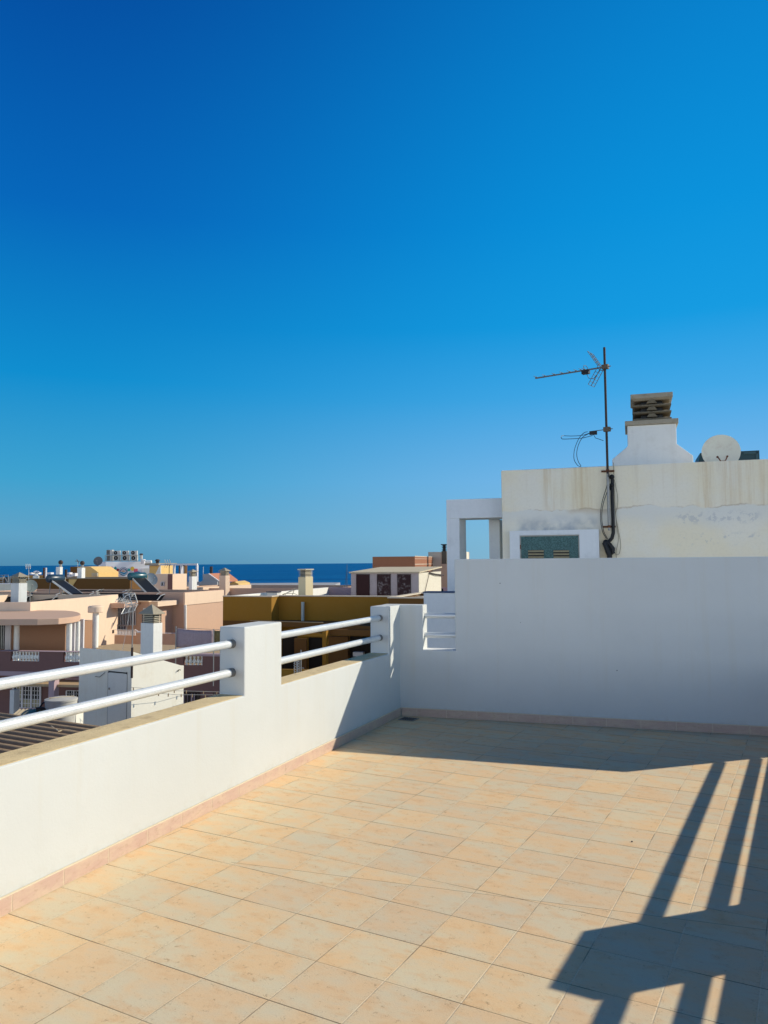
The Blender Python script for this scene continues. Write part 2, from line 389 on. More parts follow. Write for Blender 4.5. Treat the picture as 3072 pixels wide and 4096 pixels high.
# ------------------------------------------------------------------ generic town pieces
def block(name, K, azR, wl, wr, zb, m, roofm, label, cat='building', group=None, para=.45, th=.2, roof=True, cop=None, azL=None):
    """four-sided building: near corner K (its top), one face along azR for wr, the other along azL for wl; roof sunk behind the parapet"""
    K = V(K); dR = D(azR); dL = D(azR - 90 if azL is None else azL)
    t = thing(name, V((K.x, K.y, zb)), label, cat, group)
    o = V((K.x, K.y, zb)); h = K.z - zb
    p = [o, o + dR * wr, o + dR * wr + dL * wl, o + dL * wl]
    if roof and para > 0:
        q = [o + dR * th + dL * th, o + dR * (wr - th) + dL * th, o + dR * (wr - th) + dL * (wl - th), o + dR * th + dL * (wl - th)]
        mb = MB(); Z = UP * h; zr = UP * (h - para)
        mb.add([*p, *[x + Z for x in p], *[x + Z for x in q], *[x + zr for x in q]],
               [(0, 1, 5, 4), (1, 2, 6, 5), (2, 3, 7, 6), (3, 0, 4, 7), (4, 5, 9, 8), (5, 6, 10, 9), (6, 7, 11, 10), (7, 4, 8, 11),
                (8, 9, 13, 12), (9, 10, 14, 13), (10, 11, 15, 14), (11, 8, 12, 15), (12, 13, 14, 15), (0, 3, 2, 1)])
        mb.build('wall', m, t)
        e = .003
        MB().prism([x + zr + UP * .004 for x in q], UP * .03).build('roof', roofm, t)
    else:
        MB().prism(p, UP * h).build('wall', m, t)
    if cop:
        mb = MB(); ov = .05; wi = min(.26, wl * .4, wr * .4); Z = UP * (h + .001)
        po = [p[0] - dR * ov - dL * ov, p[1] + dR * ov - dL * ov, p[2] + dR * ov + dL * ov, p[3] - dR * ov + dL * ov]
        pi_ = [p[0] + dR * wi + dL * wi, p[1] - dR * wi + dL * wi, p[2] - dR * wi - dL * wi, p[3] + dR * wi - dL * wi]
        for i in range(4):
            j = (i + 1) % 4; mb.prism([po[i] + Z, po[j] + Z, pi_[j] + Z, pi_[i] + Z], UP * .06)
        mb.build('coping', cop, t)
    t['_K'] = list(K)
    return t, Face(K, dR), Face(K, dL)
def pxblock(name, xc, yt, d, azR, xL, xR, zb, *a, dl_=None, dr_=None, **k):
    K = W(xc, yt, d); azL = k.get('azL') or azR - 90
    wl = dl_ if dl_ else abs(col_on(K, D(azL), xL, yt)); wr = dr_ if dr_ else abs(col_on(K, D(azR), xR, yt))
    return block(name, K, azR, wl, wr, zb, *a, **k)
def pyramid_chimney(K, azR, wl, wr, zb, label, m, slats=4, caph=.5, roofh=.28, group='chimneys with pyramid caps', slm=None):
    """K top corner of the shaft"""
    K = V(K); dR, dL = D(azR), D(azR - 90); o = V((K.x, K.y, zb))
    t = thing('chimney', o, label, 'chimney', group)
    MB().frame(o, dR * wr, dL * wl, UP * (K.z - zb)).build('shaft', m, t, .01)
    s = MB(); e = .03
    gap = caph / slats
    for i in range(slats):
        s.frame(K + dR * e + dL * e + UP * (gap * (i + .45)), dR * (wr - 2 * e), dL * (wl - 2 * e), UP * gap * .42)
    s.build('louvre', slm or louv_l, t)
    c = MB().frame(K + dR * .09 + dL * .09, dR * (wr - .18), dL * (wl - .18), UP * caph); c.build('flue', black_m, t)
    pf = MB()
    for a, b in ((0, 0), (1, 0), (0, 1), (1, 1)):
        pf.frame(K + dR * (e + a * (wr - 2 * e - .04)) + dL * (e + b * (wl - 2 * e - .04)), dR * .04, dL * .04, UP * caph)
    pf.build('corner_post', conc_d, t)
    z = K + UP * caph; ov = .07
    b = [z - dR * ov - dL * ov, z + dR * (wr + ov) - dL * ov, z + dR * (wr + ov) + dL * (wl + ov), z - dR * ov + dL * (wl + ov)]
    ap = z + dR * wr / 2 + dL * wl / 2 + UP * roofh
    MB().add([*b, *[x + UP * .03 for x in b], ap + UP * .03], [(0, 3, 2, 1), (0, 1, 5, 4), (1, 2, 6, 5), (2, 3, 7, 6), (3, 0, 4, 7), (4, 5, 8), (5, 6, 8), (6, 7, 8), (7, 4, 8)]).build('cap', conc, t)
    return t
def louvre_chimney(K, azR, wl, wr, zb, label, m, slats=4, caph=.6, slm=None):
    K = V(K); dR, dL = D(azR), D(azR - 90); o = V((K.x, K.y, zb))
    t = thing('chimney', o, label, 'chimney', 'chimneys with flat louvred caps')
    MB().frame(o, dR * wr, dL * wl, UP * (K.z - zb)).build('shaft', m, t, .01)
    MB().frame(K + dR * .1 + dL * .1, dR * (wr - .2), dL * (wl - .2), UP * caph).build('flue', black_m, t)
    s = MB(); g = caph / slats
    for i in range(slats):
        z0 = K + UP * (g * i + g * .15); hh = g * .5
        a = [z0 + dR * .0 + dL * .0, z0 + dR * wr, z0 + dR * wr + dL * wl, z0 + dL * wl]
        c = .07
        b = [z0 + UP * hh + dR * c + dL * c, z0 + UP * hh + dR * (wr - c) + dL * c, z0 + UP * hh + dR * (wr - c) + dL * (wl - c), z0 + UP * hh + dR * c + dL * (wl - c)]
        s.add([*a, *b], [(0, 3, 2, 1), (4, 5, 6, 7), (0, 1, 5, 4), (1, 2, 6, 5), (2, 3, 7, 6), (3, 0, 4, 7)])
    s.build('louvre', slm or louv_l, t)
    MB().frame(K + UP * caph - dR * .04 - dL * .04, dR * (wr + .08), dL * (wl + .08), UP * .07).build('cap', slm or conc, t)
    return t
def dish(c, r, n, label, m, group='satellite dishes', arm=True, foot=None, depth=.16):
    """parabolic dish, n = the way the bowl opens"""
    c = V(c); n = V(n).normalized(); t = thing('satellite_dish', foot or c - UP * r * 1.2, label, 'satellite dish', group)
    k = [(r * i / 7, depth * r * (i / 7) ** 2) for i in range(8)]
    mb = MB().lathe(c - n * depth * r, [(a, b) for a, b in k] + [(r * 1.0, depth * r - .012)] + [(a, b - .014) for a, b in k[::-1]], 28, n)
    mb.build('bowl', m, t)
    if arm:
        a = MB(); tip = c + n * r * .9 - UP * r * .1
        a.tube(c - UP * r * .92, tip, .012, 6); a.ball(tip, .04, 8); a.build('feed_arm', galv, t)
    p = MB(); f = V(t['_loc']); p.tube(c - n * .1 * r - n * .04, c - n * r * .45, .03, 6); p.path([c - n * r * .45, V((*(c - n * r * .45).xy, f.z))], .03, 6); p.build('stand', galv, t)
    return t
# ================================================================== RIGHT: neighbouring stair house
PC = C - nb * 3.0
fc = Face(PC, db)
def cream_wall_material():
    s = NT('stained_cream_wall')
    g = s.n('ShaderNodeNewGeometry')
    dot = s.n('ShaderNodeVectorMath', operation='DOT_PRODUCT'); s.l(g.outputs['Position'], dot.inputs[0]); dot.inputs[1].default_value = tuple(db)
    S = s.math('SUBTRACT', dot.outputs['Value'], PC.dot(db))
    sep = s.n('ShaderNodeSeparateXYZ'); s.l(g.outputs['Position'], sep.inputs[0]); Z = sep.outputs[2]
    cb = s.n('ShaderNodeCombineXYZ'); s.l(S, cb.inputs[0]); s.l(Z, cb.inputs[1]); P = cb.outputs[0]
    mp = s.n('ShaderNodeMapping'); mp.inputs['Scale'].default_value = (6, .28, 1); s.l(P, mp.inputs[0])
    c = s.mix(s.ramp(s.noise(P, 1.3, 5), .35, .65), (.90, .785, .56), (.89, .81, .65))
    c = s.mix(s.math('MULTIPLY', s.ramp(s.noise(P, 30, 6, .7), .45, .7), .12), c, (.55, .45, .3))
    crack = s.math('ADD', 2.315, s.math('MULTIPLY', s.math('SUBTRACT', s.noise(P, 2.2, 5, .6), .5), .22))
    above = s.ramp(s.math('SUBTRACT', Z, crack), -.015, .015)
    below = s.math('SUBTRACT', 1, above)
    # paler cool patch paint below the crack
    pale = s.math('MULTIPLY', below, s.ramp(s.math('SUBTRACT', Z, s.math('ADD', 1.9, s.math('MULTIPLY', s.noise(P, 1.6, 4), .35))), -.1, .2))
    c = s.mix(s.math('MULTIPLY', pale, .55), c, (.72, .71, .66))
    # rust runs from the top edge
    def band(a, b):
        return s.math('MULTIPLY', s.ramp(S, a - .09, a + .07), s.math('SUBTRACT', 1, s.ramp(S, b - .07, b + .09)))
    ts = [(fc.t(a, 1960), fc.t(b, 1960)) for a, b in ((2180, 2212), (2290, 2362), (2800, 2845), (2895, 2925), (2952, 2968), (2990, 3012), (3050, 3090))]
    m = None
    for a, b in ts:
        q = band(a, b); m = q if m is None else s.math('MAXIMUM', m, q)
    st = s.math('MULTIPLY', s.ramp(s.noise(mp.outputs[0], 3.4, 7, .7), .34, .66), s.ramp(s.noise(P, 3.0, 5), .15, .5))
    run = s.math('MULTIPLY', s.math('MULTIPLY', m, st), above)
    c = s.mix(s.math('MULTIPLY', run, .52), c, (.64, .42, .16))
    gen = s.math('MULTIPLY', s.ramp(s.noise(mp.outputs[0], 1.4, 6, .6), .52, .68), above)
    c = s.mix(s.math('MULTIPLY', gen, .28), c, (.60, .43, .22))
    # tide mark on the crack
    line = s.math('SUBTRACT', 1, s.ramp(s.math('ABSOLUTE', s.math('SUBTRACT', Z, crack)), .0, .014))
    c = s.mix(s.math('MULTIPLY', line, s.math('MULTIPLY', s.ramp(s.noise(P, 5, 4), .4, .6), .6)), c, (.50, .36, .2))
    bl = s.math('SUBTRACT', 1, s.ramp(s.math('SUBTRACT', crack, Z), .0, .09)); 
    c = s.mix(s.math('MULTIPLY', s.math('MULTIPLY', s.math('MULTIPLY', bl, below), band(ts[1][0] - .05, ts[1][1] + .25)), .5), c, (.55, .37, .18))
    # peeled patches
    s0, s1 = fc.t(2710, 2080), fc.t(3030, 2080)
    for z0, z1, w in ((2.11, 2.22, .52), (1.83, 1.93, .55)):
        zz = s.math('MULTIPLY', s.ramp(Z, z0 - .06, z0 + .03), s.math('SUBTRACT', 1, s.ramp(Z, z1 - .03, z1 + .06)))
        pm = s.math('MULTIPLY', s.math('MULTIPLY', band(s0, s1), zz), s.ramp(s.noise(P, 9, 10, .72), w, w + .04))
        c = s.mix(s.math('MULTIPLY', pm, .55), c, (.52, .50, .47))
    # darker blue-grey patch over the meter box, fading upward
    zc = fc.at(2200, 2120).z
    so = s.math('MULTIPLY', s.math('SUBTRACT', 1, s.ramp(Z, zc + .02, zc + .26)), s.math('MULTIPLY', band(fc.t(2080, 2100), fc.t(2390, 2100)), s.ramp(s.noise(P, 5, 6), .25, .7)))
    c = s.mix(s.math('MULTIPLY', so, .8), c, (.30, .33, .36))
    # rusty drip under the mast
    dz = s.math('MULTIPLY', band(fc.t(2412, 2150), fc.t(2432, 2150)), s.math('SUBTRACT', 1, s.ramp(Z, fc.at(2420, 2130).z, fc.at(2420, 2110).z)))
    c = s.mix(s.math('MULTIPLY', dz, .55), c, (.42, .25, .08))
    s.l(c, s.b.inputs['Base Color']); s.b.inputs['Roughness'].default_value = .88
    b1 = s.bump(s.noise(P, 45, 6), .25, .004); s.bump(line, -.4, .004, b1)
    return s.m
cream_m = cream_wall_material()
tl = fc.at(2004, 1883); ZT = 2.897
s_l = (tl - PC).dot(db)
o = PC + db * s_l; o.z = SINK
sh = thing('stair_house', o, 'tall cream stair house with rust streaked wall behind the terrace end wall', 'building')
q = [o, o + db * 6.5, o + db * 6.5 - nb * 3.6, o - nb * 3.6]
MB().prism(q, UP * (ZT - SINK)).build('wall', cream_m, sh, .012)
q2 = [q[0] + db * .15 - nb * .25, q[1] - db * .15 - nb * .25, q[2] - db * .15 + nb * .15, q[3] + db * .15 + nb * .15]
MB().prism([x + UP * (ZT - SINK + .003) for x in q2], UP * .015).build('roof', roof_g, sh)
# meter cabinet
box = thing('meter_cabinet', fc.at(2220, 2300), 'white plaster meter cabinet with a green louvred door on the cream wall', 'cabinet')
zb_ = 1.2
def fbox(mb, x0, y0, x1, y1, out, back, base=0.): return fc.rect(mb, x0, y0, x1, y1, out, back, base)
m = MB(); OUT = .11
a = fc.at(2038, 2124, OUT); b = fc.at(2395, 2124, OUT); d0 = fc.at(2078, 2142, OUT); d1 = fc.at(2317, 2142, OUT)
ta, tb, t0, t1 = [(x - PC).dot(db) for x in (a, b, d0, d1)]; zt, zd = a.z, d0.z
def fb(mb, ta, tb, z0, z1, o0, o1): return mb.frame(PC + db * ta + nb * o0 + UP * z0, db * (tb - ta), nb * (o1 - o0), UP * (z1 - z0))
fb(m, ta, t0, zb_, zt, .002, OUT); fb(m, t1, tb, zb_, zt, .002, OUT); fb(m, t0, t1, zd, zt, .002, OUT); fb(m, t0, t1, zb_, zd, .002, .05)
m.build('surround', white_b, box)
green = NT('hammered_green_paint'); P_ = green.pos()
vor = green.n('ShaderNodeTexVoronoi'); vor.inputs['Scale'].default_value = 95; green.l(P_, vor.inputs['Vector'])
nz = green.noise(P_, 60, 4, .7)
green.l(green.mix(green.ramp(nz, .42, .6), (.012, .065, .062), (.05, .15, .14)), green.b.inputs['Base Color']); green.b.inputs['Roughness'].default_value = .45
green.bump(nz, .8, .006); green_m = green.m
dm = MB(); fb(dm, t0 + .008, t1 - .008, zb_ + .02, zd - .008, .052, .078)
door = dm.build('door', green_m, box)
fr = MB(); e = .012
for (x0, x1, z0, z1) in ((t0 + .003, t0 + .003 + e, zb_, zd - .003), (t1 - .003 - e, t1 - .003, zb_, zd - .003), (t0 + .003 + e, t1 - .003 - e, zd - .003 - e, zd - .003)):
    fb(fr, x0, x1, z0, z1, .0505, .084)
fr.build('door_frame', galv, door)
for xa, xb in ((2113, 2175), (2214, 2277)):
    u0, u1 = fc.t(xa, 2215, .08), fc.t(xb, 2215, .08); ztop = fc.at(xa, 2200, .08).z
    bk_ = MB(); fb(bk_, u0, u1, ztop - .16, ztop, .0785, .080); bk_.build('vent_back', black_m, door); lv = MB()
    for i in range(4):
        z = ztop - .006 - i * .041
        lv.prism([PC + db * u0 + nb * .081 + UP * z, PC + db * u0 + nb * .081 + UP * (z - .024), PC + db * u0 + nb * .100 + UP * (z - .024)], db * (u1 - u0))
    lv.build('louvre_vent', mat('rusty_green_louvre', (.42, .34, .19), .6, .3, .6, (.30, .17, .07), 20.), door)
hg = MB(); fbox(hg, 2079, 2180, 2087, 2196, .096, -.078); hg.build('hinge', rust, door)
# white portal frame left of the stair house
PP = PC - nb * .25
fp = Face(PP, db)
a = fp.at(1784.5, 1999); ti = fp.t(1837, 2074); zt = a.z; zs = fp.at(1837, 2074).z; ta = (a - PP).dot(db)
po = PP + db * ta; po.z = SINK
portal = thing('portal_frame', po, 'white concrete portal frame open to the sky beside the stair house', 'frame')
TP = .48; te = s_l + .7
t_r0 = Face(PP - nb * TP, db).t(1957, 2150); 
def pf_(mb, x0, x1, z0, z1, o0, o1): return mb.frame(PP + db * x0 + nb * o1 + UP * z0, db * (x1 - x0), nb * (o0 - o1), UP * (z1 - z0))
m = MB(); pf_(m, ta, ti, SINK, zs, 0, -TP); m.build('post', white_b, portal, .008)
m = MB(); pf_(m, ta, te, zs, zt, 0, -TP); m.build('beam', white_b, portal, .008)
m = MB(); pf_(m, t_r0, t_r0 + .165, SINK, zs, -TP + .02, -TP - .28); m.build('post', white_b, portal, .008)
# low white wall seen through the opening
PL = C - nb * 2.35; fl_ = Face(PL, db)
a = fl_.at(1694, 2371); t0_ = (a - PL).dot(db)
m = MB().frame(PL + db * t0_ + UP * SINK, db * 3.2, nb * -.22, UP * (a.z - SINK))
lowt = thing('boundary_wall', PL + db * (t0_ + 1.5) + UP * SINK, 'low white wall seen through the railed opening of the end wall', 'wall')
m.build('wall_body', white_b, lowt, .008)
MB().frame(PL + db * (t0_ - .01) + nb * .012 + UP * (a.z + .001), db * 3.2, nb * -.25, UP * .014).build('coping', mat('blue_top_shade', (.03, .08, .17), .7, .15), lowt)  # dark blue strip: shade on the wall top put into colour
p = fl_.at(1769, 2370, -.1); one(MB().tube(V((p.x, p.y, a.z + .0155)), V((p.x, p.y, a.z + .055)), .014, 10), 'pipe_stub', black_m, 'short black pipe stub on top of the low white wall', 'pipe')
# ---------------- antenna mast on the cream wall
fm = Face(PC, db); MO = .10
mp0 = fm.at(2441, 2122, MO); mt = fm.at(2413, 1390, MO); mx = (mp0 + mt) / 2
mbase = V((mx.x, mx.y, mp0.z)); mtop = V((mx.x, mx.y, mt.z))
am = thing('antenna_mast', mbase, 'tall dark antenna mast clamped to the cream wall with two television aerials', 'antenna')
zc = fm.at(2430, 1895, MO).z
MB().tube(V((mx.x, mx.y, zc)), mtop, .0165, 12).build('mast', mast_m, am)
MB().tube(mbase, V((mx.x, mx.y, zc)), .0175, 12).build('mast_sleeve', galv, am)
for py in (1882, 2106):
    zz = fm.at(2430, py, MO).z; b = MB(); c0 = V((mx.x, mx.y, zz))
    b.frame(c0 - db * .085 - nb * .085 - UP * .012, db * .17, nb * .012, UP * .024)
    b.frame(c0 - db * .02 - nb * .098 - UP * .016, db * .04, nb * .12, UP * .032)
    b.build('wall_bracket', rust, am)
def onmast(py): return V((mx.x, mx.y, fm.at(2418, py, MO).z))
rod_m = mat('weathered_rod', (.17, .18, .18), .7, .2, bump=0)
# UHF aerial
h0 = onmast(1468); bd = V((-.80, .60, 0)).normalized(); pe = V((-bd.y, bd.x, 0))
L = 1.0
def boom_at(px):    # distance along the boom whose projection has this column
    n = V((bd.y, -bd.x, 0)); r_ = onplane(px, 1490, h0, n); return (r_ - h0).dot(bd)
LB = boom_at(2141)
uh = MB().frame(h0 - pe * .009 - UP * .009, bd * LB, pe * .018, UP * .018).build('television_aerial', rod_m, am)
k = MB()
for px in (2145, 2179, 2217, 2248, 2279, 2305, 2325, 2338):
    s_ = boom_at(px); c0 = h0 + bd * s_ + UP * .014
    k.tube(c0 - pe * .085, c0 + pe * .085, .0035, 6)
    k.frame(c0 - pe * .012 - bd * .010 - UP * .004, pe * .024, bd * .02, UP * .008)
k.build('director_rod', rod_m, uh)
k = MB(); s_ = boom_at(2343); c0 = h0 + bd * s_
k.frame(c0 - bd * .05 - pe * .035 - UP * .055, bd * .1, pe * .07, UP * .05); k.build('junction_box', black_m, uh)
k = MB(); k.path([c0 + UP * .01 - pe * .06, c0 + UP * .045 - pe * .075, c0 + UP * .065, c0 + UP * .045 + pe * .075, c0 + UP * .01 + pe * .06, c0 - UP * .008, c0 + UP * .01 - pe * .06], .004, 6); k.build('dipole', rod_m, uh)
for sg in (1, -1):
    k = MB(); f0 = h0 + bd * .055; ang = math.radians(58); gd = bd * math.cos(ang) + UP * sg * math.sin(ang); gl = .27
    for e in (-.105, 0, .105): k.tube(f0 + pe * e, f0 + pe * e + gd * gl, .006 if e == 0 else .0042, 6)
    for i in range(6): k.tube(f0 + gd * (.03 + i * gl / 5.6) - pe * .105, f0 + gd * (.03 + i * gl / 5.6) + pe * .105, .0032, 6)
    k.build('reflector_grid', rod_m, uh)
def clamp(c0, nm='clamp', par=am):
    k = MB(); k.frame(c0 - bd * .05 - pe * .03 - UP * .03, bd * .085, pe * .06, UP * .06); k.tube(c0 - bd * .05, c0 - bd * .085, .006, 6)
    k.build(nm, mat('rusty_clamp', (.16, .12, .08), .6, .4, .6, (.2, .09, .03), 30.), par)
clamp(h0)
# loop aerial
h1 = onmast(1718); lo = MB().tube(h1, onplane(2362, 1726, h1, nb), .006, 6).build('radio_aerial', rod_m, am)
def lp(px, py, o=0.): return onplane(px, py, h1 + nb * o, nb)
k = MB(); c0 = lp(2373, 1731); k.frame(c0 - db * .05 - nb * .03 - UP * .025, db * .1, nb * .06, UP * .045); k.build('junction_box', black_m, lo)
k = MB(); k.path(spline([lp(2362, 1731), lp(2330, 1741), lp(2290, 1744), lp(2255, 1743), lp(2247, 1744, .1), lp(2245, 1750, .15), lp(2251, 1756, .2), lp(2290, 1755, .2), lp(2330, 1752, .1), lp(2370, 1742)]), .0045, 6)
k.build('loop_rod', mat('blue_grey_rod', (.05, .10, .15), .5, .1), lo)
k = MB(); k.path(spline([lp(2350, 1727), lp(2335, 1732, -.1), lp(2315, 1755, -.2), lp(2298, 1798, -.25), lp(2296, 1835, -.2), lp(2306, 1856, -.1), lp(2316, 1865), lp(2324, 1864, .05), lp(2314, 1848, .1), lp(2307, 1820, .12), lp(2312, 1785, .1), lp(2330, 1750, .05), lp(2358, 1733)]), .0045, 6)
k.build('loop_rod', MATS['blue_grey_rod'], lo)
clamp(h1)
k = MB(); k.path([lp(2374, 1738), lp(2382, 1752), lp(2398, 1757), lp(2414, 1763)], .004, 6); k.build('feed_cable', black_m, am); k = MB()
q0 = boom_at(2346); c2 = h0 + bd * q0 - UP * .05
k.path([c2, c2 - UP * .07 + bd * -.03, c2 - UP * .09 - bd * .1, h0 - UP * .03 - bd * -.06, h0 - UP * .06], .004, 6)
k.build('feed_cable', black_m, am)
def wp(px, py, o=.03): return fm.at(px, py, o)
k = MB(); k.path(spline([wp(2422, 1545, MO), wp(2428, 1800, MO), wp(2432, 1895, MO + .02), wp(2428, 1940, .08), wp(2408, 2010, .06), wp(2402, 2070, .05), wp(2410, 2125, .05), wp(2426, 2155, .05)]), .0045, 6)
k.path(spline([wp(2437, 1895, MO + .02), wp(2433, 1950, .09), wp(2413, 2015, .06), wp(2407, 2070, .05), wp(2415, 2125, .06), wp(2432, 2158, .06)]), .0045, 6)
one(k, 'coaxial_cable', black_m, 'pair of thin black aerial cables bowing beside the mast', 'cable')
# thick black conduit
k = MB(); k.path([wp(2449, 1915, .05), wp(2449, 1990, .05), wp(2452, 2080, .05), wp(2453, 2130, .05), wp(2448, 2152, .05), wp(2434, 2168, .05)], .0235, 12)
k.ball(wp(2447, 1908, .055), .036, 10); k.ball(wp(2448, 1940, .055), .033, 10)
k.path([wp(2438, 1945, .06), wp(2441, 1960, .06), wp(2443, 1940, .05)], .009, 6)
k.path([wp(2420, 2165, .07), wp(2440, 2180, .07), wp(2452, 2195, .07), wp(2450, 2208, .07)], .030, 10)
k.path([wp(2418, 2170, .09), wp(2428, 2195, .1), wp(2438, 2220, .1), wp(2440, 2320, .1)], .034, 10)
k.path([wp(2424, 2172, .06), wp(2442, 2200, .06), wp(2455, 2215, .06)], .028, 10)
k.ball(wp(2424, 2170, .07), .042, 10)
one(k, 'cable_conduit', black_m, 'thick black corrugated conduit hanging in a knot beside the mast', 'conduit')
k = MB(); k.path(spline([wp(2454, 1850, .02), wp(2456, 1930, .02), wp(2460, 2020, .02), wp(2468, 2110, .02), wp(2474, 2150, .02), wp(2470, 2180, .03), wp(2464, 2210, .03), wp(2468, 2250, .02)]), .0035, 6)
k.path(spline([wp(2458, 1920, .02), wp(2470, 1985, .02), wp(2470, 2020, .02), wp(2463, 2060, .02), wp(2473, 2120, .02), wp(2482, 2170, .02), wp(2478, 2212, .02), wp(2464, 2218, .02), wp(2453, 2205, .03), wp(2430, 2222, .05), wp(2420, 2205, .05)]), .003, 6)
one(k, 'loose_wire', mat('beige_wire', (.30, .24, .14), .7), 'thin beige wire trailing down the cream wall beside the black conduit', 'cable')
# ---------------- big chimney on the stair house roof
PK = PC - nb * .35; fk = Face(PK, db)
def kz(px, py): q = fk.at(px, py); return (q - PK).dot(db), q.z
DK = .75
bx0, _ = kz(2449, 1852); bx1, _ = kz(2773, 1842); sx0, sz0 = kz(2511, 1787); sx1, sz1 = kz(2707, 1773); _, zl = kz(2509, 1704)
zf0 = kz(2449, 1840)[1] + .01; zs_ = (sz0 + sz1) / 2
ko = PK + db * ((bx0 + bx1) / 2) - nb * DK / 2; ko.z = ZT
ch = thing('chimney', ko, 'large white flared chimney with a louvred concrete cap on the stair house roof', 'chimney')
prof = [(bx0, ZT), (bx0, zf0), (sx0, zs_), (sx0, zl), (sx1, zl), (sx1, zs_), (bx1, zf0), (bx1, ZT)]
MB().prism([PK + db * a + UP * b for a, b in prof], nb * -DK).build('shaft', chim_w, ch, .01)
zl1 = kz(2505, 1690)[1]; ov = .03
MB().frame(PK + db * (sx0 - ov) + nb * ov + UP * zl, db * (sx1 - sx0 + 2 * ov), nb * -(DK + 2 * ov), UP * .065).build('ledge', conc, ch, .006)
zc0 = zl + .065; zc1 = kz(2530, 1602)[1]
lx0, lx1 = kz(2537, 1640)[0], kz(2680, 1640)[0]; wL = lx1 - lx0; DD = DK - .16
def ring(z0, z1, e0, e1):
    """four sided frustum around the flue, e = outset at z0 and z1"""
    def r(z, e): return [PK + db * (lx0 - e) - nb * (.08 - e) + UP * z, PK + db * (lx1 + e) - nb * (.08 - e) + UP * z, PK + db * (lx1 + e) - nb * (.08 + DD + e) + UP * z, PK + db * (lx0 - e) - nb * (.08 + DD + e) + UP * z]
    return [*r(z0, e0), *r(z1, e1)]
F8 = [(0, 3, 2, 1), (4, 5, 6, 7), (0, 1, 5, 4), (1, 2, 6, 5), (2, 3, 7, 6), (3, 0, 4, 7)]
k = MB(); tier = (zc1 - zc0) / 3
for i in range(3):
    z = zc0 + i * tier
    k.add(ring(z + tier * .05, z + tier * .18, -.005, .022), F8); k.add(ring(z + tier * .18, z + tier * .34, .022, .022), F8); k.add(ring(z + tier * .34, z + tier * .58, .022, -.04), F8)
k.build('louvre', louv_m, ch)
k = MB().add(ring(zc0 + .003, zc1 - .003, -.09, -.09), F8); k.build('flue', black_m, ch)
k = MB()
for i in range(3):
    z = zc0 + i * tier
    cxm = (lx0 + lx1) / 2
    k.prism([PK + db * (cxm - .07) - nb * .10 + UP * (z + tier * .55), PK + db * (cxm + .07) - nb * .10 + UP * (z + tier * .55), PK + db * (cxm + .035) - nb * .10 + UP * (z + tier * 1.04), PK + db * (cxm - .035) - nb * .10 + UP * (z + tier * 1.04)], nb * .05)
k.build('louvre_support', louv_m, ch)
zq = kz(2530, 1577)[1]
k = MB().add(ring(zc1, zc1 + .03, .005, .045), F8); k.add(ring(zc1 + .0295, zq + .005, .045, .045), F8); k.build('cap', conc, ch, .005)
# ---------------- dish and dark cabinet on the same roof
PD = PC - nb * 1.2; fd = Face(PD, db)
c = fd.at(2884, 1806); r = (fd.at(2963, 1806) - fd.at(2806, 1806)).length / 2
n = (-nb * -1.0).normalized()
dd = dish(c, r, (nb * .95 - db * .05 + UP * .22).normalized(), 'large cream enamelled satellite dish with rusty rim on the stair house roof', dish_w, foot=V((c.x, c.y, ZT)), depth=.14, arm=False)
k = MB(); fr = c + nb * .10 - UP * (r * .36)
k.tube(fr - db * .065 + nb * .02, fr - db * .065 + nb * .06, .014, 8); k.tube(fr + db * .065 + nb * .02, fr + db * .065 + nb * .06, .014, 8)
k.path([fr - db * .065 + nb * .06, fr - db * .03 + nb * .1 - UP * .07, fr + db * .03 + nb * .1 - UP * .07, fr + db * .065 + nb * .06], .009, 6); k.build('bracket', rust, dd)
PT = PC - nb * 2.1; ft = Face(PT, db)
t0, t1, t2 = ft.t(2783, 1840), ft.t(2800, 1806), ft.t(3037, 1800); z1 = ft.at(3000, 1803).z
k = MB().prism([PT + db * t0 + UP * (ZT + .02), PT + db * t1 + UP * z1, PT + db * t2 + UP * z1, PT + db * t2 + UP * (ZT + .02)], nb * -.9)
tc = thing('plant_housing', PT + db * (t0 + t2) / 2 + UP * ZT, 'dark teal metal plant housing behind the large dish', 'housing')
k.build('casing', teal_m, tc); k = MB(); x = ft.t(3012, 1812)
fb2 = lambda mb, a, b, z0, z1: mb.frame(PT + db * a + UP * z0, db * (b - a), nb * .02, UP * (z1 - z0))
fb2(k, ft.t(2975, 1812), t2 - .01, z1 - .05, z1 - .02); fb2(k, t2 - .05, t2 - .02, ZT + .03, z1 - .02); k.build('edge_trim', mat('teal_trim', (.05, .11, .115), .5), tc)
# ================================================================== TOWN
AZT = 17
# ---- corrugated roof (fibre cement sheets) below the parapet
zr = -1.35; A0 = onz(195, 2893, zr); rd = D(118.5); pitch = .235; ro = D(28.5)
crt = thing('lean_to', V((A0.x, A0.y, -4)), 'brown corrugated lean-to roof below the parapet', 'lean-to roof')
def corr(mb, A0, rd, ro, n, L, L0, pitch, amp):
    prof = []
    for i in range(n * 8 + 1):
        a = i / 8; prof.append((-(a) * pitch, amp * max(0, math.sin(a * 2 * PI)) ** .8 if math.sin(a * 2 * PI) > 0 else -amp * .35 * abs(math.sin(a * 2 * PI))))
    vs = []
    for (x, z) in prof: vs += [A0 + ro * x + rd * L0 + UP * z, A0 + ro * x + rd * L + UP * z]
    return mb.add(vs, [(2 * i, 2 * i + 1, 2 * i + 3, 2 * i + 2) for i in range(len(prof) - 1)], True)
mb = corr(MB(), A0, rd, ro, 24, 6.5, -7, pitch, .085); o_ = mb.build('roof_sheet', corr_m, crt)
sm = o_.modifiers.new('s', 'SOLIDIFY'); sm.thickness = .01
k = MB()
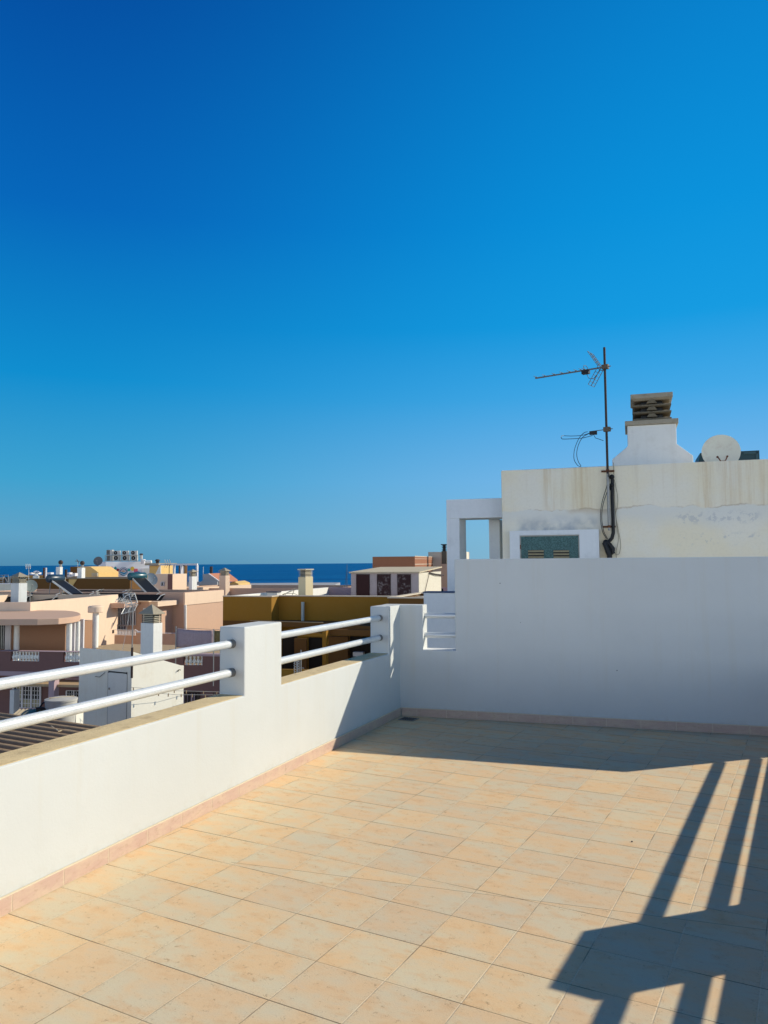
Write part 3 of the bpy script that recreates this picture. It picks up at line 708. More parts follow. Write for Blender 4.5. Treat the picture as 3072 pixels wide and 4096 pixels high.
k.frame(A0 + rd * -7 + UP * -2.6, rd * 13.4, ro * -.12, UP * 2.53); k.frame(A0 - ro * 5.6 + rd * -7 + UP * -2.6, rd * 13.4, ro * .12, UP * 2.53)
k.build('wall', mauve, crt)
k = MB().path([onz(205, 2905, zr + .075), onz(235, 2925, zr + .075), onz(262, 2918, zr + .075), onz(300, 2925, zr + .075), onz(335, 2932, zr + .075)], .012, 6)
one(k, 'loose_hose', wood_m, 'thin pale hose lying across the corrugated roof', 'hose')
# ---- shed block
ZG = -3.9
KS = W(528, 2606, 22)
fR = Face(KS, D(30)); fL = Face(KS, D(-60)); ws = abs(fL.t(318, 2600)); qr = fR.at(735, 2662); qm = fR.at(722, 2661)
shed = thing('stair_shed', V((KS.x, KS.y, ZG)), 'off white stair shed with a grey door behind the railing', 'shed')
def zz_(p, z): return V((p.x, p.y, z))
MB().prism([zz_(KS, ZG), KS, qm, qr, zz_(qr, ZG)], fL.d * ws).build('wall', shed_w, shed)
k = MB(); fL.rect(k, 433, 2690, 506, 2916, .012, .01); dr_ = k.build('door', mat('faded_grey_door', (.68, .655, .58), .85, .05, .2, (.5, .46, .4), 2.), shed, .01)
k = MB(); fL.rect(k, 432, 2688.5, 433, 2920, .006, .01); fL.rect(k, 506, 2688.5, 507.2, 2880, .006, .01); fL.rect(k, 433, 2688.5, 506, 2690, .005, .01); k.build('door_gap', black_m, dr_)
k = MB(); fL.rect(k, 436, 2750, 441, 2758, .05, -.013); k.build('handle', galv, dr_)
k = MB(); k.path([fL.at(380, 2706, .03), fL.at(398, 2708, .03), fL.at(420, 2690, .03)], .008, 5); k.build('cable', mast_m, shed)
k = MB(); pv = [fR.at(711, 2686, .04), fR.at(716, 2679, .04), fR.at(722, 2680, .04)]; k.path(pv, .015, 6); k.build('hook', conc_d, shed)
k = MB(); k.frame(KS + UP * .002 - fR.d * .05 - fL.d * .02, fR.d * .25, fL.d * 1.2, UP * .04)
# pole with grid aerial
pb, pt = W(527, 2712, 21.7), W(533, 2420, 21.7)
ap = thing('grid_antenna', pb, 'grid reflector aerial on a thin rusty pole clamped to the stair shed', 'antenna')
MB().tube(pb, V((pb.x, pb.y, W(530, 2590, 21.7).z)), .034, 8).build('pole_sleeve', mast_m, ap)
MB().tube(V((pb.x, pb.y, W(530, 2590, 21.7).z)), V((pb.x, pb.y, pt.z)), .017, 8).build('pole', galv, ap)
def g2(px, py, o=0.): return W(px, py, 21.7 + o)
k = MB()
def grid(k, a, b, c, d, n, r=.011):
    for p, q in ((a, b), (b, c), (c, d), (d, a)): k.tube(p, q, r, 5)
    for i in range(1, n): k.tube(a.lerp(d, i / n), b.lerp(c, i / n), r * .55, 5)
    k.tube(a.lerp(b, .5), d.lerp(c, .5), r, 5)
grid(k, g2(492, 2376, .1), g2(538, 2372, .1), g2(550, 2411, 0), g2(504, 2420, 0), 6)
k.build('reflector_grid', alu, ap)
k = MB(); grid(k, g2(505, 2421, 0), g2(550, 2417, 0), g2(536, 2444, -.25), g2(485, 2456, -.25), 7); k.build('reflector_grid', alu, ap)
k = MB(); k.tube(g2(465, 2398, -.3), g2(526, 2412), .012, 5)
for i in range(7):
    c0 = g2(468 + i * 7.5, 2399 + i * 1.6, -.3 + i * .04); k.tube(c0 + V((0, .12, .08)), c0 - V((0, .12, .06)), .006, 5); k.tube(c0 + V((.05, 0, .05)), c0 - V((.05, 0, .05)), .006, 5)
k.build('boom', alu, ap)
k = MB().path([g2(520, 2420), g2(516, 2460, -.1), g2(504, 2530, -.1), g2(490, 2600, -.1)], .006, 5); k.build('cable', alu, ap)
# clothes lines
for i, (a, b, c) in enumerate((((522, 2749, 21.2), (704, 2760, 23), (890, 2768, 26)), ((522, 2763, 20.8), (704, 2776, 22.6), (890, 2780, 25.6)))):
    t = thing('clothes_line', W(*a), ('upper' if i == 0 else 'lower') + ' of two clothes lines with pegs stretched beyond the stair shed', 'clothes line', 'clothes lines')
    pa, pbb, pc = W(*a), W(*b), W(*c)
    MB().path([pa, pbb - UP * .02, pc], .006, 4).build('line', galv, t)
    k = MB()
    for x in ((.03, .13, .2, .3, .48, .6, .78, .93) if i == 0 else (.08, .17, .3, .41, .55, .66, .8)):
        q = pa.lerp(pbb, x * 2) if x < .5 else pbb.lerp(pc, x * 2 - 1)
        k.cbox(q - UP * .09, (.022, .022, .09), 20)
    k.build('pegs', pegm, t); t.children[-1]['kind'] = 'stuff'
q = W(856, 2769, 25.3); one(MB().lathe(q - UP * .28, [(.03, 0), (.05, .08), (.03, .2), (.02, .28)], 6), 'dark_cloth', black_m, 'small dark rag hanging from the clothes lines', 'rag')
# broken low wall
for (x, y, w_, h_, z0, lb, m_) in ((750, 2812, 1.3, .5, 19, 'broken low wall end with bare red brick beside the stair shed', mat('broken_brick', (.55, .42, .32), .95, .3, .8, (.28, .1, .05), 6., .8)),):
    q = W(x, y, z0); k = MB().prism([q + D(110) * -.35 - UP * h_ * 2, q + D(110) * -.3 - UP * .12, q + D(110) * .1 - UP * .02, q + D(110) * .62 + UP * .1, q + D(110) * .9 - UP * h_ * 2], D(20) * .3)
    one(k, 'broken_wall', m_, lb, 'wall')
q = W(490, 2888, 19.5); k = MB().prism([q - UP * .6, q + V((-.12, 0, -.12)), q + V((.1, 0, .02)), q + V((.35, 0, .03)), q + V((.36, 0, -.6))], V((0, .3, 0)))
one(k, 'rubble_block', mat('white_rubble', (.6, .56, .48), .95, .3, .6, (.3, .2, .12), 8., .8), 'lump of crumbling white masonry at the foot of the stair shed', 'masonry')
# ---- water tanks
def tank(px, py, d, rad, hgt, lab):
    c = W(px, py, d); t = thing('water_tank', c - UP * hgt, lab, 'water tank', 'fibre cement water tanks')
    MB().lathe(c - UP * hgt, [(rad * .86, 0), (rad * .95, hgt * .75), (rad, hgt * .76), (rad, hgt)], 28).build('tank_body', tank_m, t)
    MB().lathe(c + UP * .002, [(rad * 1.04, -.03), (rad * 1.04, .015), (rad * .6, .05), (.02, .055)], 28).build('lid', tank_m, t)
    MB().tube(c + V((-rad * .6, -rad * .5, .06)), c + V((rad * .7, rad * .4, .05)), .018, 6).build('strap', wood_m, t)
    return t
t = tank(245, 2797, 20, .385, .75, 'round grey water tank with a slipped lid between the two railing tubes')
k = MB().path([W(187, 2808, 20), W(172, 2812, 20), W(160, 2828, 20), W(156, 2845, 20)], .02, 8); k.build('inlet_pipe', black_m, t)
t = tank(18, 2872, 18, .14, .4, 'small tank wrapped in a tan cover at the left edge of the photo')
q = W(300, 2848, 20.4); k = MB().frame(W(195, 2860, 20.6) - UP * 2, V((.72, 0, 0)), V((0, .5, 0)), UP * 2); one(k, 'tank_plinth', shed_w, 'cream masonry plinth under the round grey water tank', 'plinth')
# tin roof scraps beside the tank
k = MB(); A_ = W(120, 2850, 19.6)
vs = []; n_ = 36
for i in range(n_ + 1):
    x = i / n_ * 1.15; z = .018 * math.sin(i * PI / 1.5); vs += [A_ + V((-.45 + x, -.5, z - .16)), A_ + V((-.45 + x, .35, z + .02))]
k.add(vs, [(2 * i, 2 * i + 1, 2 * i + 3, 2 * i + 2) for i in range(n_)], True)
tr = thing('tin_roof', A_ - UP * 1.5, 'pale corrugated tin roof scrap in front of the round tank', 'roof')
o_ = k.build('tin_sheet', wood_m, tr); sm = o_.modifiers.new('s', 'SOLIDIFY'); sm.thickness = .01
MB().frame(A_ + V((.05, .2, .03)), V((.5, 0, 0)), V((0, .12, 0)), UP * .05).build('beam', mast_m, tr)
MB().frame(A_ + V((-.45, -.46, -1.5)), V((1.1, 0, 0)), V((0, .7, 0)), UP * 1.26).build('support_wall', mauve, tr)
# ---- villa with the round cornered canopy (left)
dA = 38
villa, vR, vL = pxblock('villa', 122, 2409, dA, 7, -420, 472, -9.9, pink_lit, roof_d, 'peach villa with a flat round cornered porch canopy at the left', para=.5)
vK = V(villa['_K'])
k = MB(); k.frame(vK + vR.d * (vR.t(452, 2380) - .02) - vR.n * .3 + UP * .0, vR.d * .75, vR.n * .55, UP * .12)
# canopy
zc = -.63; pts = []
for px, py in ((-380, 2478), (150, 2476)): pts.append(onz(px, py, zc))
pts += spline([onz(px, py, zc) for px, py in ((235, 2473), (285, 2468), (312, 2463), (322, 2458), (318, 2452), (300, 2446), (262, 2442))], 5)
pts.append(onz(60, 2440, zc)); pts.append(onz(-380, 2440, zc))
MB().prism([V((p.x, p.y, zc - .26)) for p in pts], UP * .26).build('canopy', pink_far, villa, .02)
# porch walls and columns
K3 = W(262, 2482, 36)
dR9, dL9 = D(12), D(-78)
k = MB(); k.frame(V((K3.x, K3.y, -4)), dR9 * 2.2, dL9 * abs(col_on(K3, dL9, -300, 2480)), UP * (4 - 1.1)); k.build('porch_wall', mat('porch_shade_render', (.36, .20, .115), .85, .06), villa)  # darker copy of the pink render, with the porch shade in its colour
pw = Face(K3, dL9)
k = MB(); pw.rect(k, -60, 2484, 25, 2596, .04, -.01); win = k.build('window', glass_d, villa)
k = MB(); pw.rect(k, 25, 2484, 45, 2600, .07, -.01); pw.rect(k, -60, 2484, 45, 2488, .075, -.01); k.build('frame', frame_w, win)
k = MB()
for x in (0, 8, 16): pw.rect(k, x, 2488, x + 1.2, 2596, .05, -.041)
for y in (2510, 2535, 2560): pw.rect(k, -60, y, 24, y + 1.2, .052, -.041)
k.build('glazing_bar', galv, win)
colm = MATS['white_render']
for px, d_, w_ in ((67, 33.9, .23), (276, 33.7, .24), (311, 34.4, .19)):
    top = onz(px, 2470, zc - .26); q = W(px, 2540, d_); k = MB().lathe(V((q.x, q.y, -3.4)), [(w_ / 2, 0), (w_ / 2, 3.4 + zc - .265)], 14); k.build('column', chim_w, villa)
for px, w_, d_ in ((295, .13, 35), (328, .18, 35.8)):
    q = W(px, 2540, d_); k = MB().cbox(V((q.x, q.y, -3.4)), (w_, .1, 3.4 + zc - .262), 9); k.build('sliding_door_frame', frame_w, villa)
# free column with round cap
q = W(382, 2500, 37); fcx = thing('garden_column', V((q.x, q.y, -3.4)), 'free standing round column with a drum shaped cap before the peach wall', 'column')
zt_ = W(382, 2450, 37).z; MB().lathe(V((q.x, q.y, -3.4)), [(.14, 0), (.14, zt_ + 3.4)], 16).build('shaft', chim_w, fcx)
zt2 = W(382, 2428, 37).z; q2 = V((q.x, q.y, zt_)); MB().lathe(q2, [(.33, 0), (.36, .02), (.36, zt2 - zt_), (.3, zt2 - zt_ + .06), (.01, zt2 - zt_ + .09)], 24).build('cap', pink_lit, fcx)
# rectangular beam end by the aerial and the hanging band on the villa
k = MB(); a = vR.at(440, 2418); k.frame(V((a.x, a.y, W(440, 2432, a.y).z)), vR.d * 2.2, vR.n * .9, UP * .28); k.build('lintel', pink_far, villa)
k = MB(); vR.rect(k, 449, 2520, 455, 2532, .03, -.001); k.build('wall_lamp', mast_m, villa)
# balcony
KB = W(322, 2607, 32); bl9 = D(-79.5)
bal = thing('balcony', KB - UP * 4, 'mauve balcony front with two openings of white balusters below the peach villa', 'balcony')
fb_ = Face(KB, bl9)
t_ = lambda px: fb_.t(px, 2620); zT = KB.z
def ob(mb, ta, tb, z0, z1, o0, o1): return mb.frame(KB * 1 + fb_.d * ta + fb_.n * o0 + UP * (z0 - KB.z), fb_.d * (tb - ta), fb_.n * (o1 - o0), UP * (z1 - z0))
zo1, zo0 = fb_.at(200, 2609).z, fb_.at(200, 2647).z
xs = [0, t_(252), t_(157), t_(42), t_(-400)]; zf = fb_.at(100, 2686).z
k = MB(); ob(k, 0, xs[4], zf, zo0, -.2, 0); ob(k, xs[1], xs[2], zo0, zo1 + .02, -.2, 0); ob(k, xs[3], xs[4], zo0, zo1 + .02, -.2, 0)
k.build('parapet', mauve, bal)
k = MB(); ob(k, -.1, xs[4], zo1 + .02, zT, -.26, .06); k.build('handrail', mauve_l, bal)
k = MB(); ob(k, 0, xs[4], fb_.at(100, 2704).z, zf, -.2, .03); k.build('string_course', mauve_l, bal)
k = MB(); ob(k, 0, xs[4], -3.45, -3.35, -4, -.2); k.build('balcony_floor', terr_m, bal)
hb = zo1 + .02 - zo0
bp = [(.05, 0), (.05, .08), (.03, .12), (.075, .3), (.08, .42), (.045, .62), (.03, .72), (.045, .8), (.05, .92), (.05, 1)]
def baluster(parent, face, t, z, h, first=[None]):
    p = face.K + face.d * t - face.n * .1; p.z = z
    if first[0] is None or abs(first[0][1] - h) > 1e-3:
        o = MB().lathe(p, [(r * 1.0, y * h) for r, y in bp], 10).build('baluster', chim_w, parent); first[0] = (o, h, p); return o
    o = first[0][0].copy(); COL.objects.link(o); o.parent = parent
    o.location = (p - first[0][2]) - V(parent['_loc']) + V(first[0][0].parent['_loc']); return o
for a, b, n_ in ((44, 155, 9), (256, 322, 6)):
    for i in range(n_): baluster(bal, fb_, t_(a + (b - a) * (i + .5) / n_), zo0, hb)
# storey under the balcony
kk = KB - fb_.n * 1.3; kk.z = zf - .0
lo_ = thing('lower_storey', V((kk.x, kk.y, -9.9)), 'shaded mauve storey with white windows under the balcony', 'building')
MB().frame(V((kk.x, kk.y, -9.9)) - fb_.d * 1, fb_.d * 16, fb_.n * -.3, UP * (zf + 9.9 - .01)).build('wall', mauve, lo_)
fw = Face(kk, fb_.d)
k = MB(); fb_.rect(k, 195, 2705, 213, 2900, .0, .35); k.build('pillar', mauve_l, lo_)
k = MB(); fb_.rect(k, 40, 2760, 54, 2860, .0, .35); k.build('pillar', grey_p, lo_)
def window(parent, f, x0, y0, x1, y1, sashes, bars=(1, 3), fm_=frame_w, gl=glass_d, curtain=False, name='window', panel=0):
    k = MB(); f.rect(k, x0, y0, x1, y1, .02, -.002); w = k.build(name, gl, parent)
    fr = MB(); dx = (x1 - x0) / sashes; e = max(1.2, dx * .07)
    for i in range(sashes + 1):
        xx = x0 + i * dx; f.rect(fr, xx - e, y0, xx + e, y1, .06, -.021)
    f.rect(fr, x0, y0 - e, x1, y0 + e, .058, -.021); f.rect(fr, x0, y1 - e, x1, y1 + e, .058, -.021)
    fr.build('frame', fm_, w)
    gb = MB()
    for i in range(sashes):
        for j in range(1, bars[0] + 1): xx = x0 + i * dx + dx * j / (bars[0] + 1); f.rect(gb, xx - .3, y0, xx + .3, y1, .035, -.021)
    for j in range(1, bars[1] + 1): yy = y0 + (y1 - y0) * j / (bars[1] + 1); f.rect(gb, x0, yy - .35, x1, yy + .35, .037, -.021)
    if bars[0] or bars[1]: gb.build('glazing_bar', fm_, w)
    if curtain:
        cu = MB(); f.rect(cu, x0 + dx * 1.1, y0 + (y1 - y0) * .62, x1 - dx * .15, y1 - 2, .027, -.0205); f.rect(cu, x0 + dx * .45, y0, x0 + dx * .8, y0 + (y1 - y0) * .7, .0275, -.0205); cu.build('curtain', curt, w)
    return w
w = window(lo_, fw, 55, 2745, 163, 2830, 3, (2, 4), curtain=True)
k = MB(); fw.rect(k, 54, 2830, 164, 2868, .03, -.002); k.build('window_apron', mauve_l, lo_)
window(lo_, fw, 268, 2762, 326, 2802, 2, (2, 2))
k = MB(); fw.rect(k, 262, 2712, 326, 2719, .03, -.002); k.build('string_course', mauve_l, lo_)
# ---- chimneys near
pyramid_chimney(W(613.5, 2494, 31), 29, 0, 0, 0, '', chim_w) if False else None
K = W(613.5, 2494, 31); dd_ = 31
pyramid_chimney(K, 33, abs(col_on(K, D(-57), 563, 2494)), abs(col_on(K, D(33), 650, 2494)), -2.7, 'white square chimney with pyramid cap standing in front of the rose house', chim_w, 5, .36, .36)
# terrace roof between villa and rose house
zz = -2.32
k = MB().prism([V((*onz(x, y, zz).xy, -9.9)) for x, y in ((385, 2600), (480, 2608), (640, 2616), (900, 2620), (900, 2585), (700, 2580), (460, 2575), (385, 2584))], UP * (9.9 + zz))
lt = thing('lower_house', V((*onz(600, 2620, zz).xy, -9.9)), 'low house whose tan flat roof spreads behind the stair shed', 'building')
k.build('wall', terr_m, lt)
# second mauve wall with balusters
KM = W(1010, 2622, 31.5); fm2 = Face(KM, D(-82))
mw = thing('mauve_house', KM - UP * 5, 'dark mauve house front with a baluster opening left of the near white post', 'building')
z1 = fm2.at(760, 2624).z; z0 = fm2.at(760, 2661).z; ztop = fm2.at(800, 2616).z
def om(mb, xa, xb, z0, z1, o0, o1):
    ta, tb = fm2.t(xa, 2640), fm2.t(xb, 2640); return mb.frame(V((*(KM + fm2.d * ta + fm2.n * o0).xy, z0)), fm2.d * (tb - ta), fm2.n * (o1 - o0), UP * (z1 - z0))
k = MB(); om(k, 1010, 640, -9.9, z0, -.2, 0); om(k, 1010, 810, z0, z1, -.2, 0); om(k, 733, 640, z0, z1, -.2, 0); k.build('wall', mauve, mw)
k = MB(); om(k, 1010, 640, z1, ztop, -.3, .06); k.build('handrail', mauve_l, mw)
k = MB(); om(k, 1010, 640, ztop + .05, ztop + .08, -1.4, -.9); k.build('roof_edge', terr_m, mw)
k = MB(); om(k, 860, 640, -9.9, ztop - .6, -4, -.22); k.build('floor_slab', terr_m, mw)
fst = [None]
for i in range(5): baluster(mw, fm2, fm2.t(743 + i * 15.6, 2640), z0, z1 - z0, fst)
window(mw, fm2, 697, 2768, 796, 2842, 2, (3, 0), fm_=mast_m, curtain=False)
k = MB(); 
for x, w_ in ((733, 5), (748, 4), (765, 6), (776, 3)): fm2.rect(k, x, 2775, x + w_, 2840, .03, -.021)
k.build('curtain', mauve_l, mw)
# tarpaulin
ta, tb = W(703, 2512, 29.5), W(858, 2522, 29.5)
tp = thing('tarpaulin', (ta + tb) / 2 - UP * .8, 'large faded mauve tarpaulin hung beside the near white post', 'tarpaulin')
def sheet(ax, ay, bx, by, cx_, cy_, dx_, dy_, d_, m_, nm, n=14):
    a, b, c, d = W(ax, ay, d_), W(bx, by, d_), W(cx_, cy_, d_), W(dx_, dy_, d_); vs = []
    for j in range(5):
        for i in range(n + 1):
            u_ = i / n; v_ = j / 4; p = a.lerp(b, u_).lerp(d.lerp(c, u_), v_); p = p + V((0, .05 * math.sin(u_ * 19 + v_ * 2) * v_, -.035 * math.sin(u_ * PI) * (1 - v_))); vs.append(p)
    mb = MB().add(vs, [(j * (n + 1) + i, j * (n + 1) + i + 1, (j + 1) * (n + 1) + i + 1, (j + 1) * (n + 1) + i) for j in range(4) for i in range(n)], True)
    o = mb.build(nm, m_, tp); s_ = o.modifiers.new('s', 'SOLIDIFY'); s_.thickness = .012; return o
sheet(704, 2512, 854, 2521, 852, 2596, 704, 2589, 29.5, cloth_m, 'sheet'); sheet(856, 2521, 900, 2518, 900, 2596, 857, 2590, 29.7, cloth_o, 'side_sheet', 8)
k = MB(); q = W(704, 2505, 29.45); k.tube(V((q.x, q.y, -3)), q, .02, 6); q = W(855, 2516, 29.45); k.tube(V((q.x, q.y, -3)), q, .02, 6); k.tube(W(700, 2511, 29.45), W(892, 2519, 29.45), .008, 5); k.build('pole_frame', galv, tp)
# ---- rose house (centre left)
dB = 50
rose, rR, rL = pxblock('rose_house', 737, 2370, dB, 17.5, -60, 893, -9.9, pink_far, roof_d, 'big rose coloured house with a sunlit right face and flat dark roof', para=.45)
rK = V(rose['_K'])
k = MB(); w_ = rR.t(893, 2370); k.frame(rK + UP * (-.82) - rL.d * .0, rR.d * w_, rR.n * .05, UP * .80); k.build('cornice_band', pink_lit, rose)  # sunlit side of the band painted paler than the shaded side
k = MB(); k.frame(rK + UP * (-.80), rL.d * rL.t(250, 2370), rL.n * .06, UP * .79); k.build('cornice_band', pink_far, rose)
k = MB(); k.tube(rR.at(741, 2420, .1), rR.at(741, 2600, .1), .09, 10); k.build('drain_pipe', chim_w, rose)
# set forward wing with barred window
KW = W(604, 2408, 48)
wing, wR, wL = block('rose_wing', KW, 17.5, abs(col_on(KW, D(-72.5), 440, 2408)), 3.2, -9.9, pink_far, pink_far, 'lower wing of the rose house with a white barred window', 'building', para=0)
k = MB(); k.frame(KW + UP * -.28 + wL.n * .02 - wR.n * .1, wR.d * 2.2, wR.n * .6, UP * .30); k.build('roof_beam', pink_lit, wing)
k = MB(); k.frame(KW - wL.n * .05 + UP * .0, wL.d * 5, wL.n * .3, UP * .07); k.build('coping', pink_lit, wing)
def barred(parent, f, x0, y0, x1, y1, nb_, label=None, mid=None):
    k = MB(); f.rect(k, x0, y0, x1, y1, .02, -.002); w = k.build('barred_window', glass_d, parent)
    g = MB()
    for i in range(nb_ + 1):
        x = x0 + (x1 - x0) * i / nb_; f.rect(g, x - .7, y0, x + .7, y1, .08, -.05)
    for y in [y0, y1] + ([mid] if mid else []): f.rect(g, x0 - 1.5, y - 1.3, x1 + 1.5, y + 1.3, .085, -.05)
    g.build('window_bars', frame_w, w); return w
barred(wing, wL, 472, 2431, 544, 2500, 11, mid=2448)
barred(wing, wL, 472, 2503, 503, 2518, 5)
k = MB(); wL.rect(k, 574, 2432, 590, 2470, .05, -.001); wL.rect(k, 582, 2432, 587, 2470, .07, -.051); k.build('corner_post', chim_w, wing)
# terrace balustrade of the rose wing
rt = thing('terrace_railing', W(500, 2550, 44), 'white railing of slim uprights below the barred window', 'railing')
f4 = Face(W(541, 2530, 45.5), D(-76)); k = MB()
for i in range(13): 
    x = 470 + i * 5.9; f4.rect(k, x, 2521, x + 2.2, 2538, .04, -.0)
k.build('uprights', frame_w, rt); rt.children[-1]['kind'] = 'stuff'
k = MB(); f4.rect(k, 460, 2518.5, 542, 2521.5, .06, .02); f4.rect(k, 460, 2537.5, 542, 2541, .06, .02)
k.path([f4.at(541, 2520, .03), W(551, 2527, 44.5), W(565, 2527.5, 44.6)], .05, 6); k.build('rail', frame_w, rt)
f5 = Face(W(700, 2534, 44.6), D(-76)); k = MB(); f5.rect(k, 545, 2530, 720, 2534, .06, .1); k.build('handrail', frame_w, rt)
k = MB(); f5.rect(k, 545, 2534, 900, 2590, .0, .15); k.build('parapet', pink_far, rt)
k = MB(); f4.rect(k, 458, 2541, 545, 2590, .0, .15); k.build('parapet', pink_far, rt)
# ---- black solar mats on the rose and villa roofs
def mat_panel(px, py, d_, w_, h_, first=[None]):
    c = W(px, py, d_)
    if first[0] is None:
        t = thing('solar_mat', c, 'low black solar mat leaning in rows on the flat roof of the rose house', 'solar panel', 'black solar mats in rows on the flat roof')
        k = MB(); a, b = D(107.5), D(17.5)
        k.prism([c - a * 1.1 + UP * .03, c - a * 1.1 + b * .45 + UP * .36, c - a * 1.1 + b * .47 + UP * .33, c - a * 1.1 + b * .03], a * 2.2); k.build('panel', black_r, t)
        k = MB(); k.frame(c - a * 1.16 + b * .2, a * .05, b * .3, UP * .42); k.build('bracket', galv, t)
        k = MB(); k.path([c + a * .9 - b * .05 + UP * .06, c + a * 1.0 + b * .2 + UP * .32, c + a * 1.12 + b * .45 + UP * .4], .028, 6); k.build('hose_fitting', alu, t); first[0] = t
    else:
        t = copy_tree(first[0]); t.location = c
    return t
for j, (dd__, y0, xs_) in enumerate(((47.5, 2391, (20, 88 - 40, 160, 300, 440, 580)), (50.5, 2379, (165, 300, 435, 570)), (53.5, 2371, (180, 305, 430, 555)), (57, 2364, (335, 450, 565)))):
    for x in xs_:
        q = W(x, y0, dd__); 
        base = rK.z - .41 if x > -100 else 0
        t = mat_panel(x, y0, dd__, 2, .4); t.location.z = rK.z - .40; t.rotation_euler.z = 0
# ---- solar water heaters
def heater(px, py, d_, az, lab, col=tankb, scale=1.):
    """px,py: centre of the tank"""
    c = W(px, py, d_); a = D(az); b = D(az + 90)   # a: tank axis, b: the way the collector slopes down
    zb = rK.z - .4
    t = thing('solar_water_heater', V((c.x, c.y, zb)), lab, 'water heater', 'solar water heaters on the roof')
    k = MB(); L_ = .62 * scale; r_ = .27 * scale
    k.lathe(c - a * L_, [(.02, -.08), (r_ * .8, -.04), (r_, .03), (r_, 2 * L_ - .03), (r_ * .8, 2 * L_ + .04), (.02, 2 * L_ + .08)], 18, a); k.build('tank', col, t)
    k = MB()
    for s_ in (-1, 1):
        k.tube(c + a * s_ * L_ * .7 - UP * r_ * .8, V((*(c + a * s_ * L_ * .7 - b * .1).xy, zb)), .025, 6)
        k.tube(V((*(c + a * s_ * L_ * .7 - b * .1).xy, zb + .05)), V((*(c + a * s_ * L_ * .7 + b * 1.9).xy, zb + .05)), .025, 6)
    k.build('frame', galv, t)
    k = MB(); top = c + b * .2 - UP * .2; bot = V((*(c + b * 2.05).xy, zb + .12))
    k.frame(top - a * .5, a * 1.0, bot - top, V((.0, 0, .09))); k.build('collector', black_m, t)
    k = MB(); k.frame(top - a * .535 - UP * .01, a * .03, bot - top, UP * .13); k.frame(top + a * .505 - UP * .01, a * .03, bot - top, UP * .13); k.build('collector_edge', alu, t)
    k = MB(); k.path([c + a * L_ * .9 + UP * .1, c + a * L_ * 1.25 + UP * .05 + b * .1, c + a * L_ * 1.2 - UP * .5 + b * .1, V((*(c + a * L_ * .9 + b * .05).xy, zb + .2))], .035, 6); k.build('insulated_pipe', wood_m, t)
    return t
heater(222, 2314, 52, 21, 'dark solar water heater tank with tilted collector left of the mural building')
heater(549, 2305, 54, 38, 'blue green solar water heater tank in front of the mural building', mat('blue_green_tank', (.02, .09, .11), .3, .1, spec=.5))
# ---- left louvre chimney, mesh dish
K = W(75, 2333, 45); 
t = pyramid_chimney(K, 40, abs(col_on(K, D(-50), 44, 2333)), abs(col_on(K, D(40), 109, 2333)), rK.z - 1, 'white chimney with a broad louvred pyramid cap near the left edge', chim_w, 5, .36, .25)
dish(W(124, 2343, 47), .38, D(100) * 1 + D(190) * .9 + UP * .35, 'translucent grey mesh dish beside the leftmost white chimney', mat('mesh_dish', (.20, .23, .21), .6, .1), foot=V((*W(120, 2343, 47).xy, rK.z - .4)))
dish(W(607, 2316, 58), .48, D(100) * .8 + D(200) * .5 + UP * .3, 'blue grey satellite dish seen edge on beside the mauve roof box', mat('blue_dish', (.10, .14, .18), .6), foot=V((*W(607, 2316, 58).xy, rK.z - .4)))
# ---- roof box with small window
rb, bR, bL = pxblock('roof_box', 690, 2296, 60, 17.5, 618, 747, -1.2, pink_lit, roof_g, 'box shaped stair head with one small square window on the rose roof', para=0)
k = MB(); bL.rect(k, 645, 2327, 659, 2345, .05, -.001); w = k.build('window', glass_d, rb); k = MB()
for a in ((645, 2327, 647, 2345), (657, 2327, 659, 2345), (647, 2327, 657, 2329), (647, 2343, 657, 2345)): bL.rect(k, *a, .09, -.051)
k.build('frame', frame_w, w)
k = MB(); bL.rect(k, 672, 2296, 690, 2358, .03, -.001); k.build('corner_panel', mauve, rb)
# white chimney with pyramid cap, pink chimney
K = W(768, 2306, 59); pyramid_chimney(K, 33, abs(col_on(K, D(-57), 755, 2306)), abs(col_on(K, D(33), 788, 2306)), -1.6, 'slim white chimney with pyramid cap right of the box shaped stair head', chim_w, 5, .33, .2)
K = W(902, 2302, 62); pyramid_chimney(K, 33, abs(col_on(K, D(-57), 877, 2302)), abs(col_on(K, D(33), 919, 2302)), -1.6, 'rose chimney with pyramid cap against the sea', pink_lit, 4, .34, .26)
# ---- second rose roof behind
K = W(1320, 2354, 60)
p2, p2R, p2L = block('long_rose_house', K, 17.5, 15, 9, -9.9, pink_far, roof_d, 'long low rose house behind the sunlit one, below the sea', 'building', para=.4)
K = W(1005, 2337.5, 66)
k = MB(); f6 = Face(W(750, 2350.5, 66), D(85)); 
pp = thing('roof_parapet', W(880, 2350, 64), 'sunlit peach parapet strip on the long rose roof', 'parapet')
a, b = W(775, 2352, 61), W(1005, 2338, 70); z_ = b.z; zr2 = rK.z - .7
k.prism([V((a.x, a.y, zr2)), V((a.x, a.y, W(775, 2351, 61).z)), V((b.x, b.y, b.z)), V((b.x, b.y, zr2))], V((-.1, .25, 0))); k.build('parapet_wall', pink_lit, pp)
